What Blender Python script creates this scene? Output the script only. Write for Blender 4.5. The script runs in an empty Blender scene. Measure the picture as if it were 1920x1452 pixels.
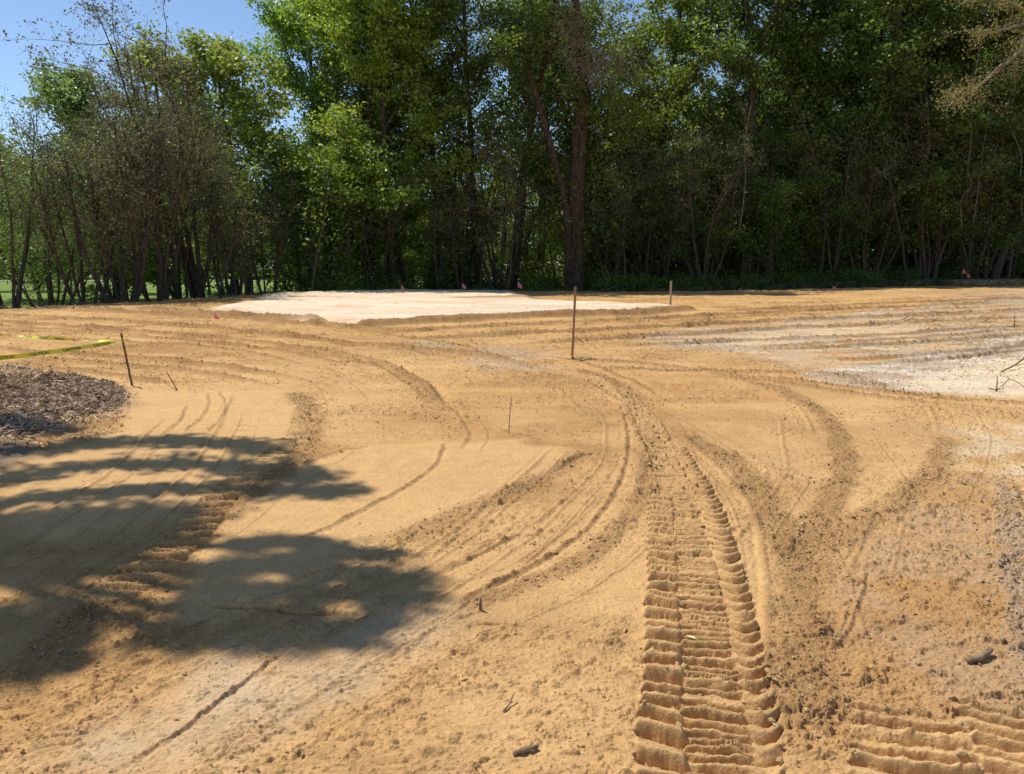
import bpy, math, random
import numpy as np
from mathutils import Vector, Matrix

C = bpy.context.scene.collection
scn = bpy.context.scene
R = math.radians

# ------------------------------------------------------------------ camera
EYE = 1.65
F = 1430.0                      # focal length in pixels of the 1920 px wide photo
PITCH = R(9.0)
cam_d = bpy.data.cameras.new('camera'); cam = bpy.data.objects.new('camera', cam_d); C.objects.link(cam)
cam.location = (0, 0, EYE); cam.rotation_euler = (R(90) - PITCH, 0, 0)
cam_d.sensor_width = 36; cam_d.lens = F / 1920 * 36
cam_d.clip_start = 0.05; cam_d.clip_end = 2000
scn.camera = cam

# ------------------------------------------------------------------ sky + sun
SUN_EL = R(59); SUN_H = Vector((-0.82, 0.57)).normalized()     # horizontal direction towards the sun
SUN = Vector((SUN_H.x * math.cos(SUN_EL), SUN_H.y * math.cos(SUN_EL), math.sin(SUN_EL)))
w = bpy.data.worlds.new('World'); scn.world = w; w.use_nodes = True
nt = w.node_tree; bg = nt.nodes['Background']
sky = nt.nodes.new('ShaderNodeTexSky'); sky.sky_type = 'NISHITA'; sky.sun_disc = False
sky.sun_elevation = SUN_EL; sky.sun_rotation = math.atan2(SUN_H.x, SUN_H.y)
sky.air_density = 1.0; sky.dust_density = 0.0; sky.ozone_density = 1.6; sky.altitude = 1800
nt.links.new(sky.outputs[0], bg.inputs[0]); bg.inputs[1].default_value = 0.145
sd = bpy.data.lights.new('sun', 'SUN'); sun = bpy.data.objects.new('sun', sd); C.objects.link(sun)
sd.energy = 5.0; sd.angle = R(0.53); sd.color = (1.0, 0.95, 0.86)
sun.rotation_euler = SUN.to_track_quat('Z', 'Y').to_euler(); sun.location = SUN * 60
scn.view_settings.view_transform = 'Standard'; scn.view_settings.look = 'None'
scn.view_settings.exposure = 0.0; scn.view_settings.gamma = 1.0
scn.render.engine = 'CYCLES'
scn.cycles.max_bounces = 8; scn.cycles.diffuse_bounces = 4; scn.cycles.transmission_bounces = 4

# ------------------------------------------------------------------ numeric helpers
def hash2(ix, iy, seed):
    h = (ix.astype(np.int64) * 374761393 + iy.astype(np.int64) * 668265263 + seed * 1442695041) & 0xffffffff
    h = ((h ^ (h >> 13)) * 1274126177) & 0xffffffff
    h = (h ^ (h >> 16)) & 0xffffff
    return h / float(0xffffff)
def vnoise(x, y, seed=0):
    ix = np.floor(x); iy = np.floor(y); fx = x - ix; fy = y - iy
    fx = fx * fx * (3 - 2 * fx); fy = fy * fy * (3 - 2 * fy)
    a = hash2(ix, iy, seed); b = hash2(ix + 1, iy, seed); c = hash2(ix, iy + 1, seed); d = hash2(ix + 1, iy + 1, seed)
    return (a * (1 - fx) + b * fx) * (1 - fy) + (c * (1 - fx) + d * fx) * fy
def fbm(x, y, oct=4, seed=0, gain=0.5):
    s = 0; a = 1; t = 0
    for o in range(oct):
        s = s + a * vnoise(x * 2 ** o + 17.3 * o, y * 2 ** o - 9.1 * o, seed + o * 7); t += a; a *= gain
    return s / t
def sm(x, a, b):
    t = np.clip((x - a) / (b - a), 0, 1); return t * t * (3 - 2 * t)

EDGE_X = np.array([-200, -60, -30, -18.7, -15.1, -12.6, -7.0, 0, 10, 20, 27, 60, 200.])
EDGE_Y = np.array([30, 30, 26.5, 28.2, 31.5, 36.0, 39.5, 40, 40, 39.5, 39, 36, 36.])
def edge_y(x): return np.interp(x, EDGE_X, EDGE_Y)
def G(x, y):
    """height of the land without its small relief"""
    x = np.asarray(x, float); y = np.asarray(y, float)
    z = 0.30 * sm(y, 8, 34) * sm(x, -24, -8)
    z = z + 0.34 * sm(x, 6, 26) * sm(y, 12, 38)
    s = y - edge_y(x)
    left = 1 - sm(x, -8, 2)
    right = sm(x, 9, 20)
    z = z - (1.15 * left + 0.55 * (1 - left) * (1 - right) + 0.05 * right) * sm(s, 0.2, 5.0)
    z = z + 0.75 * sm(y, 45, 110) * left
    return z
def ray(px, py):
    cx = (px - 960) / F; cy = (726 - py) / F
    return Vector((cx, math.cos(PITCH) + cy * math.sin(PITCH), -math.sin(PITCH) + cy * math.cos(PITCH)))
def at(px, py, h=0.0):
    """point of the land (plus h) that shows at a pixel of the photo"""
    d = ray(px, py); z = h
    for _ in range(12):
        t = (z - EYE) / min(d.z, -0.02)
        z = 0.5 * z + 0.5 * (float(G(d.x * t, d.y * t)) + h)
    return Vector((d.x * t, d.y * t, z))
def col_at(px, d):
    """x of a pixel column at distance d"""
    return (px - 960) / F * d * math.cos(PITCH)
def z_at(py, d):
    r = ray(960, py); return EYE + r.z / r.y * d

def col3(px, d, z):
    return (px - 960) / F * (d * math.cos(PITCH) + (EYE - z) * math.sin(PITCH))

def catmull(P, n=6):
    P = np.array(P, float)
    if len(P) < 3: return P
    Q = np.vstack([2 * P[0] - P[1], P, 2 * P[-1] - P[-2]]); out = []
    for i in range(1, len(Q) - 2):
        for k in range(n):
            t = k / n
            out.append(0.5 * (2 * Q[i] + (Q[i + 1] - Q[i - 1]) * t + (2 * Q[i - 1] - 5 * Q[i] + 4 * Q[i + 1] - Q[i + 2]) * t * t
                              + (-Q[i - 1] + 3 * Q[i] - 3 * Q[i + 1] + Q[i + 2]) * t ** 3))
    out.append(P[-1]); return np.array(out)
def gl(pts): return catmull([tuple(at(*p)[:2]) for p in pts])          # photo polyline -> smooth line on the land
def near(X, Y, L, reach):
    """indices, signed side distance and run length of the points within reach of a line"""
    m = (X > L[:, 0].min() - reach) & (X < L[:, 0].max() + reach) & (Y > L[:, 1].min() - reach) & (Y < L[:, 1].max() + reach)
    I = np.nonzero(m)[0]
    if len(I) == 0: return I, None, None, None
    x = X[I]; y = Y[I]; best = np.full(len(I), 1e9); T = np.zeros(len(I)); S = np.zeros(len(I)); s0 = 0
    tot = np.sum(np.hypot(*(L[1:] - L[:-1]).T))
    for a, b in zip(L[:-1], L[1:]):
        v = b - a; l = math.hypot(*v)
        if l < 1e-6: continue
        u = v / l
        mm = np.nonzero((x > min(a[0], b[0]) - reach) & (x < max(a[0], b[0]) + reach) & (y > min(a[1], b[1]) - reach) & (y < max(a[1], b[1]) + reach))[0]
        if len(mm):
            dx = x[mm] - a[0]; dy = y[mm] - a[1]
            q = np.clip(dx * u[0] + dy * u[1], 0, l)
            ex = dx - q * u[0]; ey = dy - q * u[1]; dd = np.hypot(ex, ey)
            k = dd < best[mm]; kk = mm[k]
            best[kk] = dd[k]; T[kk] = dd[k] * np.sign(u[0] * dy[k] - u[1] * dx[k]); S[kk] = s0 + q[k]
        s0 += l
    k = best < reach
    return I[k], T[k], S[k], tot
def inside(X, Y, poly, soft):
    """0..1, soft near the outline"""
    P = np.array(poly); reach = soft * 1.5
    m = (X > P[:, 0].min() - reach) & (X < P[:, 0].max() + reach) & (Y > P[:, 1].min() - reach) & (Y < P[:, 1].max() + reach)
    I = np.nonzero(m)[0]; out = np.zeros(len(X))
    if len(I) == 0: return out
    x = X[I]; y = Y[I]; c = np.zeros(len(I), bool); best = np.full(len(I), 1e9)
    for a, b in zip(P, np.roll(P, -1, 0)):
        if a[1] != b[1]:
            k = ((a[1] > y) != (b[1] > y)) & (x < (b[0] - a[0]) * (y - a[1]) / (b[1] - a[1]) + a[0]); c ^= k
        v = b - a; l2 = max(v @ v, 1e-9)
        q = np.clip(((x - a[0]) * v[0] + (y - a[1]) * v[1]) / l2, 0, 1)
        best = np.minimum(best, np.hypot(x - a[0] - q * v[0], y - a[1] - q * v[1]))
    out[I] = sm(np.where(c, best, -best), -soft, soft); return out
def gp(pts): return [tuple(at(*p)[:2]) for p in pts]

# ------------------------------------------------------------------ object helpers
def tag(o, label=None, cat=None, group=None, kind=None):
    if label: o['label'] = label
    if cat: o['category'] = cat
    if group: o['group'] = group
    if kind: o['kind'] = kind
    return o
def np_mesh(name, verts, faces, mat, smooth=False, uv=None):
    """faces: list of (n, k) integer arrays"""
    me = bpy.data.meshes.new(name); verts = np.asarray(verts, np.float32)
    me.vertices.add(len(verts)); me.vertices.foreach_set('co', verts.ravel())
    loops = np.concatenate([np.asarray(f, np.int32).ravel() for f in faces])
    tot = np.concatenate([np.full(len(f), f.shape[1], np.int32) for f in faces])
    me.loops.add(len(loops)); me.loops.foreach_set('vertex_index', loops)
    me.polygons.add(len(tot)); st = np.zeros(len(tot), np.int32); st[1:] = np.cumsum(tot)[:-1]
    me.polygons.foreach_set('loop_start', st); me.polygons.foreach_set('loop_total', tot)
    me.polygons.foreach_set('use_smooth', np.full(len(tot), smooth))
    me.materials.append(mat); me.update(calc_edges=True)
    return me
def link(name, me, parent=None, loc=None):
    o = bpy.data.objects.new(name, me); C.objects.link(o)
    if parent: o.parent = parent
    if loc is not None: o.location = loc
    return o
def empty(name, loc=(0, 0, 0)):
    o = bpy.data.objects.new(name, None); C.objects.link(o); o.location = loc; o.empty_display_size = 0.2; return o
def copy_tree(o, parent=None):
    c = o.copy(); C.objects.link(c)
    if parent: c.parent = parent
    for ch in list(o.children): copy_tree(ch, c)
    return c
class MB:
    """collects tubes and lumps into one mesh"""
    def __init__(s): s.v = []; s.f4 = []; s.f3 = []; s.n = 0
    def tube(s, pts, rad, k=6, cap=True):
        P = np.asarray(pts, float); n = len(P); rad = np.broadcast_to(np.asarray(rad, float), (n,))
        T = np.gradient(P, axis=0); T /= np.linalg.norm(T, axis=1)[:, None] + 1e-9
        ref = np.array([0.31, 0.17, 0.93]) if abs(T[0, 2]) < 0.8 else np.array([0.9, 0.3, 0.1])
        A = np.cross(T, ref); A /= np.linalg.norm(A, axis=1)[:, None] + 1e-9; B = np.cross(T, A)
        th = np.arange(k) / k * 2 * math.pi
        V = P[:, None] + rad[:, None, None] * (A[:, None] * np.cos(th)[None, :, None] + B[:, None] * np.sin(th)[None, :, None])
        s.v.append(V.reshape(-1, 3)); i = np.arange(n - 1)[:, None] * k; j = np.arange(k)[None]; j2 = (j + 1) % k
        s.f4.append(np.stack([i + j, i + j2, i + k + j2, i + k + j], -1).reshape(-1, 4) + s.n)
        if cap:
            for base, c in ((0, P[0]), ((n - 1) * k, P[-1])):
                s.v.append(c[None]); ci = s.n + n * k + (0 if base == 0 else 1)
                jj = np.arange(k); f = np.stack([np.full(k, ci), s.n + base + (jj + 1) % k, s.n + base + jj], -1)
                s.f3.append(f if base == 0 else f[:, ::-1])
            s.n += 2
        s.n += n * k
    def box(s, c, sx, sy, sz, M=None):
        V = np.array([[x, y, z] for z in (-1, 1) for x, y in ((-1, -1), (1, -1), (1, 1), (-1, 1))], float) * (sx / 2, sy / 2, sz / 2)
        if M is not None: V = V @ np.array(M).T
        s.v.append(V + np.array(c)); q = np.array([[0, 3, 2, 1], [4, 5, 6, 7], [0, 1, 5, 4], [1, 2, 6, 5], [2, 3, 7, 6], [3, 0, 4, 7]])
        s.f4.append(q + s.n); s.n += 8
    def mesh(s, name, mat, smooth=True):
        fs = []
        if s.f4: fs.append(np.concatenate(s.f4))
        if s.f3: fs.append(np.concatenate(s.f3))
        return np_mesh(name, np.concatenate(s.v), fs, mat, smooth)

# ------------------------------------------------------------------ materials
def mat_base(name, rough=0.9, spec=0.2):
    m = bpy.data.materials.new(name); m.use_nodes = True; t = m.node_tree; b = t.nodes['Principled BSDF']
    b.inputs['Roughness'].default_value = rough; b.inputs['Specular IOR Level'].default_value = spec
    return m, t, b
def node(t, k, **kw):
    n = t.nodes.new(k)
    for a, v in kw.items(): setattr(n, a, v)
    return n
def ramp2(t, fac, c1, c2, p1=0.35, p2=0.65):
    r = node(t, 'ShaderNodeValToRGB'); r.color_ramp.elements[0].color = (*c1, 1); r.color_ramp.elements[1].color = (*c2, 1)
    r.color_ramp.elements[0].position = p1; r.color_ramp.elements[1].position = p2; t.links.new(fac, r.inputs[0]); return r.outputs[0]
def noise_mat(name, c1, c2, scale=6, rough=0.9, spec=0.2, bump=0.3, stretch=(1, 1, 1), dist=0.02, vary=0.0):
    m, t, b = mat_base(name, rough, spec)
    tc = node(t, 'ShaderNodeTexCoord'); mp = node(t, 'ShaderNodeMapping'); mp.inputs['Scale'].default_value = stretch
    n = node(t, 'ShaderNodeTexNoise'); n.inputs['Scale'].default_value = scale; n.inputs['Detail'].default_value = 6
    t.links.new(tc.outputs['Object'], mp.inputs[0]); t.links.new(mp.outputs[0], n.inputs['Vector'])
    c = ramp2(t, n.outputs[0], c1, c2)
    if vary:
        oi = node(t, 'ShaderNodeObjectInfo'); hs = node(t, 'ShaderNodeHueSaturation'); mr = node(t, 'ShaderNodeMapRange')
        mr.inputs[3].default_value = 1 - vary; mr.inputs[4].default_value = 1 + vary
        t.links.new(oi.outputs['Random'], mr.inputs[0]); t.links.new(mr.outputs[0], hs.inputs['Value']); t.links.new(c, hs.inputs['Color']); c = hs.outputs[0]
    t.links.new(c, b.inputs['Base Color'])
    if bump:
        bp = node(t, 'ShaderNodeBump'); bp.inputs['Strength'].default_value = bump; bp.inputs['Distance'].default_value = dist
        t.links.new(n.outputs[0], bp.inputs['Height']); t.links.new(bp.outputs[0], b.inputs['Normal'])
    return m
def leaf_mat(name, c1, c2, trans=0.45, rough=0.42):
    """two sided leaf; the object's colour tints each tree, noise parts light and dark sprays"""
    m, t, b = mat_base(name, rough, 0.55)
    tc = node(t, 'ShaderNodeTexCoord'); n = node(t, 'ShaderNodeTexNoise'); n.inputs['Scale'].default_value = 0.9; n.inputs['Detail'].default_value = 2
    n2 = node(t, 'ShaderNodeTexNoise'); n2.inputs['Scale'].default_value = 7.0; n2.inputs['Detail'].default_value = 1
    t.links.new(tc.outputs['Object'], n.inputs['Vector']); t.links.new(tc.outputs['Object'], n2.inputs['Vector'])
    ad = node(t, 'ShaderNodeMath', operation='MULTIPLY_ADD'); ad.inputs[1].default_value = 0.6
    ml = node(t, 'ShaderNodeMath', operation='MULTIPLY'); ml.inputs[1].default_value = 0.45
    t.links.new(n2.outputs[0], ml.inputs[0]); t.links.new(n.outputs[0], ad.inputs[0]); t.links.new(ml.outputs[0], ad.inputs[2])
    c = ramp2(t, ad.outputs[0], c1, c2, 0.38, 0.66)
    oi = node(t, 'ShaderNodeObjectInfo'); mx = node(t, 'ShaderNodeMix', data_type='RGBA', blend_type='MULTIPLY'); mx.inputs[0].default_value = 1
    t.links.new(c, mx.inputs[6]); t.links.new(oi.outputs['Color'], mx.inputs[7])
    t.links.new(mx.outputs[2], b.inputs['Base Color'])
    tr = node(t, 'ShaderNodeBsdfTranslucent'); hs = node(t, 'ShaderNodeHueSaturation'); hs.inputs['Hue'].default_value = 0.485; hs.inputs['Value'].default_value = 1.5
    hs.inputs['Saturation'].default_value = 1.1
    t.links.new(mx.outputs[2], hs.inputs['Color']); t.links.new(hs.outputs[0], tr.inputs[0])
    ms = node(t, 'ShaderNodeMixShader'); ms.inputs[0].default_value = trans
    t.links.new(b.outputs[0], ms.inputs[1]); t.links.new(tr.outputs[0], ms.inputs[2])
    t.links.new(ms.outputs[0], t.nodes['Material Output'].inputs[0]); return m

def ground_mat():
    m, t, b = mat_base('dirt', 0.95, 0.12)
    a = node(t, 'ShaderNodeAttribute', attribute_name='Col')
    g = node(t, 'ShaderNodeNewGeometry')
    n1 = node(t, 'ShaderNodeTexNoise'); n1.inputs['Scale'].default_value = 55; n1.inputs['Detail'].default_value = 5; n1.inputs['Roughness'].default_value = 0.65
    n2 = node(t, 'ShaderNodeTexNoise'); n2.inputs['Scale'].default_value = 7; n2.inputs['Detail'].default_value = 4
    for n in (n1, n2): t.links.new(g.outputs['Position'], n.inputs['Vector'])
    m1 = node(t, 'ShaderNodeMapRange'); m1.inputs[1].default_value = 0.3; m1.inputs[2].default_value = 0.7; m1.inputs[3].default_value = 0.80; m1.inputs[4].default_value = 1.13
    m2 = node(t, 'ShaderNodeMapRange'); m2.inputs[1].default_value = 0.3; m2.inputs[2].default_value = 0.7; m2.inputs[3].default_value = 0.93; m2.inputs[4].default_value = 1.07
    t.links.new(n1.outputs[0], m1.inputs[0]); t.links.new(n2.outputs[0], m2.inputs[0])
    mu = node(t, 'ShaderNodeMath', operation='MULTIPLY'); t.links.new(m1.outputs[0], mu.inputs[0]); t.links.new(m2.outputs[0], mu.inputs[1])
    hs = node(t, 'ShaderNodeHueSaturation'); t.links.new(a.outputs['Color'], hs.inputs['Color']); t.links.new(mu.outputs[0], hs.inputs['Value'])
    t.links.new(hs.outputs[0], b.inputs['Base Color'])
    bp = node(t, 'ShaderNodeBump'); bp.inputs['Strength'].default_value = 0.8; bp.inputs['Distance'].default_value = 0.014
    t.links.new(n1.outputs[0], bp.inputs['Height']); t.links.new(bp.outputs[0], b.inputs['Normal'])
    return m
M_DIRT = ground_mat()
M_BARK = noise_mat('bark', (0.045, 0.034, 0.026), (0.13, 0.10, 0.078), 5, 0.95, 0.1, 0.8, (4, 4, 0.7), 0.04, 0.25)
M_BARK_RED = noise_mat('bark_reddish', (0.030, 0.021, 0.017), (0.13, 0.088, 0.062), 4, 0.95, 0.1, 1.0, (4, 4, 0.5), 0.12)
M_BARK_PALE = noise_mat('bark_pale', (0.16, 0.13, 0.10), (0.36, 0.30, 0.24), 6, 0.9, 0.1, 0.5, (4, 4, 0.7), 0.03, 0.15)
M_TWIG = noise_mat('dry_twig', (0.10, 0.085, 0.065), (0.30, 0.255, 0.20), 8, 0.95, 0.1, 0)
M_LEAF = leaf_mat('leaf_green', (0.055, 0.088, 0.020), (0.215, 0.275, 0.062))
M_LEAF_DRY = leaf_mat('leaf_dull', (0.065, 0.075, 0.034), (0.18, 0.18, 0.08), 0.35, 0.55)
M_LEAF_PALE = leaf_mat('leaf_yellow_green', (0.12, 0.16, 0.045), (0.22, 0.26, 0.08))
M_WOOD = noise_mat('stake_wood', (0.24, 0.13, 0.07), (0.42, 0.25, 0.14), 20, 0.8, 0.2, 0.3, (3, 3, 0.3), 0.003)
M_WOOD_GREY = noise_mat('weathered_wood', (0.28, 0.21, 0.14), (0.45, 0.36, 0.26), 20, 0.85, 0.2, 0.3, (3, 3, 0.3), 0.003)
M_STEEL = noise_mat('rusty_steel', (0.10, 0.055, 0.02), (0.26, 0.15, 0.05), 30, 0.75, 0.4, 0.2)

# ------------------------------------------------------------------ small relief and colour of the land
OR = np.array([0.49, 0.270, 0.100]); TAN = np.array([0.62, 0.380, 0.165]); BR = np.array([0.29, 0.160, 0.065]); WHITE = np.array([0.86, 0.77, 0.62])
GREY = np.array([0.40, 0.335, 0.27]); DGREY = np.array([0.20, 0.165, 0.15]); OCH = np.array([0.60, 0.355, 0.12]); CREAM = np.array([0.74, 0.62, 0.42])
LITTER = np.array([0.085, 0.062, 0.04]); LAWN = np.array([0.19, 0.27, 0.055]); MULCH = np.array([0.23, 0.165, 0.125])

# polygons (photo px of their outline on the land)
PAD = gp([(415, 577), (470, 568), (560, 561), (700, 553.5), (800, 551), (940, 554), (985, 560), (1000, 566), (1130, 570), (1262, 577), (1190, 585), (1000, 592), (800, 602), (690, 609), (600, 603), (500, 591)])
PATCH1 = gp([(240, 735), (545, 734), (578, 770), (575, 830), (545, 862), (430, 925), (330, 1000), (120, 1010), (0, 1000), (0, 880), (180, 800)])
PATCH2 = gp([(570, 868), (640, 848), (820, 836), (985, 828), (1080, 850), (1000, 895), (800, 990), (640, 1060), (420, 1160), (330, 1120), (420, 990)])
ROUGH = gp([(1745, 885), (1850, 888), (1885, 960), (1920, 1120), (1950, 1330), (1700, 1330), (1480, 1420), (1440, 1300), (1480, 1150), (1550, 1060), (1640, 970)])
WHITE_R = gp([(1690, 715), (1800, 690), (1960, 650), (1990, 745), (1830, 742), (1700, 730)])
PALE_R = gp([(1525, 700), (1650, 678), (1800, 655), (1960, 620), (1980, 700), (1900, 745), (1650, 735), (1560, 720)])
GREY_R = gp([(1190, 630), (1330, 612), (1560, 590), (1760, 570), (1980, 556), (1990, 640), (1700, 668), (1500, 690), (1400, 664), (1230, 650)])
CREAM_N = gp([(1790, 800), (1990, 770), (1990, 900), (1880, 900), (1800, 870)])
MULCHP = gp([(-60, 712), (60, 722), (130, 708), (205, 722), (232, 748), (205, 772), (110, 795), (40, 830), (-80, 850)])
ASH = gp([(-80, 838), (40, 832), (75, 850), (30, 878), (-80, 900)])
CHIPS = gp([(-60, 700), (20, 692), (110, 712), (160, 725), (60, 738), (-60, 745)])
BAND = gp([(700, 1150), (830, 1140), (760, 1230), (560, 1320), (330, 1452), (60, 1470), (240, 1340), (420, 1240)])
BR_TRACK = gp([(1640, 1330), (1720, 1318), (1960, 1330), (2000, 1500), (1560, 1500), (1590, 1400)])
CENTRE_GREY = gp([(760, 640), (1000, 650), (1100, 680), (1000, 710), (860, 680)])

# rough strips: px line, half width m, height m, brown
STRIPS = [
 ([(1500, 745), (1555, 790), (1578, 840), (1575, 900), (1545, 960), (1500, 1020), (1475, 1070)], 0.11, 0.022, 0.8),
 ([(1260, 810), (1340, 850), (1400, 890), (1440, 960), (1475, 1040), (1495, 1120), (1505, 1220), (1500, 1320), (1470, 1420)], 0.13, 0.025, 0.8),
 ([(1775, 815), (1750, 880), (1680, 940), (1610, 985), (1540, 1040), (1500, 1090)], 0.11, 0.02, 0.6),
 ([(1215, 850), (1205, 920), (1165, 985), (1100, 1040), (1010, 1085), (910, 1130), (820, 1172)], 0.075, 0.02, 0.7),
 ([(1105, 848), (1040, 885), (960, 925), (870, 960), (760, 1005), (690, 1030)], 0.10, 0.012, 0.5),
 ([(545, 734), (578, 770), (580, 830), (545, 865), (440, 945), (330, 1025), (220, 1105), (130, 1185), (50, 1255), (-40, 1300)], 0.13, 0.018, 0.5),
 ([(640, 672), (720, 690), (790, 725), (820, 760)], 0.14, 0.03, 0.5),
 ([(1878, 895), (1892, 980), (1905, 1080), (1918, 1180), (1945, 1300)], 0.07, 0.045, 0.0),
 ([(1080, 690), (1140, 712), (1190, 755), (1215, 800), (1225, 850), (1215, 900)], 0.12, 0.02, 0.7),
 ([(1190, 1130), (1140, 1210), (1110, 1270)], 0.05, 0.015, 0.4),
 ([(0, 775), (120, 790), (190, 790), (160, 820), (60, 860)], 0.22, 0.04, 0.5),
 ([(180, 1130), (260, 1140), (200, 1180), (60, 1250)], 0.12, 0.025, 0.2),
 ([(1080, 672), (1300, 690), (1450, 730), (1530, 770)], 0.16, 0.02, 0.5),
 ([(1100, 688), (1300, 695), (1560, 705), (1700, 738), (1960, 760)], 0.18, 0.025, 0.5),
 ([(560, 905), (480, 920), (400, 985)], 0.14, 0.012, 0.3),
]
# thin ridges: px line, half width, height, dark
RIDGES = [
 ([(1165, 770), (1175, 830), (1160, 900), (1120, 970), (1040, 1035), (950, 1085), (830, 1140)], 0.016, 0.014, 0.35),
 ([(832, 830), (812, 875), (745, 925), (650, 975), (560, 1015)], 0.018, 0.012, 0.35),
 ([(985, 900), (920, 960), (850, 1010), (800, 1050)], 0.012, 0.006, 0.1),
 ([(980, 995), (900, 1040), (810, 1080)], 0.012, 0.007, 0.2),
 ([(546, 1215), (480, 1262), (380, 1340), (300, 1395), (190, 1460)], 0.010, 0.009, 0.6),
 ([(350, 762), (335, 790), (300, 825)], 0.018, 0.010, 0.3),
 ([(388, 738), (388, 768), (360, 800), (340, 818)], 0.018, 0.010, 0.3),
 ([(408, 735), (422, 765), (410, 790), (385, 815)], 0.018, 0.010, 0.3),
 ([(1620, 1060), (1615, 1110), (1590, 1170), (1560, 1230)], 0.011, 0.010, 0.0),
 ([(1592, 1130), (1575, 1180), (1550, 1240)], 0.010, 0.008, 0.0),
 ([(400, 985), (300, 1070), (180, 1130), (100, 1200)], 0.03, 0.012, 0.3),
 ([(565, 875), (600, 860), (652, 846)], 0.025, 0.014, 0.4),
 ([(1105, 848), (1065, 868), (1030, 888)], 0.018, 0.014, 0.4),
 ([(420, 1155), (330, 1190), (200, 1215), (60, 1262)], 0.03, 0.014, 0.4),
 ([(800, 985), (720, 1030), (600, 1075), (500, 1105)], 0.012, 0.006, 0.2),
 ([(1900, 905), (1925, 1000), (1950, 1100)], 0.02, 0.01, 0.0),
]
CRACKS = [([(548, 1217), (482, 1264), (382, 1342), (302, 1397), (192, 1462)], 0.004, 0.005), ([(388, 1137), (430, 1143), (500, 1144), (560, 1151), (640, 1152), (712, 1158)], 0.010, 0.034),
          ([(880, 1176), (905, 1171), (960, 1174), (1015, 1181)], 0.007, 0.022), ([(240, 1165), (300, 1150), (370, 1120)], 0.007, 0.014)]
# furrows across the far part
FURROWS = [
 ([(-80, 600), (250, 622), (500, 645), (690, 675), (790, 720), (830, 775)], 0.10, 0.045),
 ([(-80, 652), (250, 672), (480, 698), (640, 730)], 0.09, 0.04),
 ([(-60, 590), (180, 600), (400, 618), (640, 642), (850, 660), (1040, 690)], 0.12, 0.04),
 ([(100, 583), (300, 590), (450, 598), (640, 613), (760, 622)], 0.16, 0.06),
 ([(220, 578), (400, 590), (560, 600), (660, 612)], 0.20, 0.07),
 ([(680, 625), (900, 613), (1100, 604), (1300, 594), (1600, 580), (1920, 566)], 0.12, 0.05),
 ([(700, 640), (1000, 626), (1300, 610), (1600, 597), (1980, 578)], 0.12, 0.05),
 ([(900, 650), (1200, 634), (1500, 616), (1980, 592)], 0.10, 0.045),
 ([(1100, 655), (1400, 640), (1700, 626), (1980, 606)], 0.09, 0.035),
 ([(1300, 660), (1600, 650), (1980, 625)], 0.09, 0.04),
 ([(1450, 675), (1700, 668), (1980, 640)], 0.08, 0.035),
 ([(1320, 585), (1500, 577), (1700, 568), (1980, 558)], 0.15, 0.05),
 ([(-80, 690), (100, 690), (300, 715), (420, 735)], 0.07, 0.03),
 ([(-80, 625), (200, 640), (430, 655), (600, 690)], 0.06, 0.02),
 ([(1000, 612), (1300, 600), (1600, 586), (1980, 571)], 0.08, 0.035), ([(760, 632), (1100, 617), (1500, 603), (1980, 584)], 0.08, 0.035),
 ([(950, 642), (1300, 624), (1700, 603), (1980, 592)], 0.07, 0.03), ([(1200, 652), (1500, 634), (1980, 612)], 0.07, 0.03), ([(1350, 655), (1650, 638), (1980, 615)], 0.07, 0.03),
 ([(1520, 690), (1750, 676), (1980, 648)], 0.07, 0.03), ([(-80, 606), (300, 634), (560, 664), (700, 700)], 0.07, 0.03), ([(-80, 618), (240, 633), (520, 655), (760, 690)], 0.06, 0.03),
 ([(-80, 665), (200, 682), (420, 706), (560, 740)], 0.07, 0.03), ([(330, 583), (560, 605), (800, 640), (1000, 668)], 0.08, 0.03), ([(0, 596), (330, 612), (560, 634), (900, 678)], 0.07, 0.03),
 ([(1350, 572), (1600, 565), (1980, 551)], 0.09, 0.03), ([(1180, 700), (1400, 712), (1700, 752), (1980, 775)], 0.07, 0.025), ([(1240, 690), (1500, 716), (1800, 752), (1980, 762)], 0.06, 0.025),
 ([(900, 665), (1050, 672), (1150, 700), (1260, 760)], 0.07, 0.02),
]
SWEEPS = [
 ([(60, 1480), (400, 1290), (700, 1140), (950, 1045), (1110, 935), (1168, 840), (1130, 752), (1000, 695), (800, 655), (500, 625), (200, 603), (-80, 592)], (-.62, -.40, -.22, -.08, .16, .34, .52)),
 ([(1500, 1440), (1484, 1150), (1440, 970), (1350, 860), (1230, 780), (1080, 705), (900, 664), (700, 640)], (-.30, -.16, .12, .24, .36)),
 ([(1496, 1100), (1560, 960), (1580, 870), (1510, 760), (1350, 705), (1150, 668), (900, 642), (600, 615)], (-.42, -.22, .14, .26, .44)),
 ([(120, 1470), (545, 1216), (880, 1060), (1060, 900), (1110, 840)], (-.30, .18, .34, .5)),
 ([(-60, 1120), (200, 990), (360, 850), (420, 742)], (-.5, -.3, -.12, .1, .32, .5)),
 ([(-60, 1240), (250, 1080), (520, 900), (640, 830), (680, 760), (600, 700), (400, 664), (-60, 630)], (-.25, -.1, .12, .26, .4)),
 ([(560, 1290), (760, 1150), (1000, 990), (1090, 900)], (-.2, -.05, .15, .3)),
 ([(1620, 1060), (1740, 900), (1790, 800), (1700, 740), (1450, 700)], (-.3, -.1, .15)),
 ([(-80, 640), (300, 660), (560, 690), (760, 735), (840, 800), (820, 860)], (-.3, -.12, .15, .35)),
]
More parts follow.
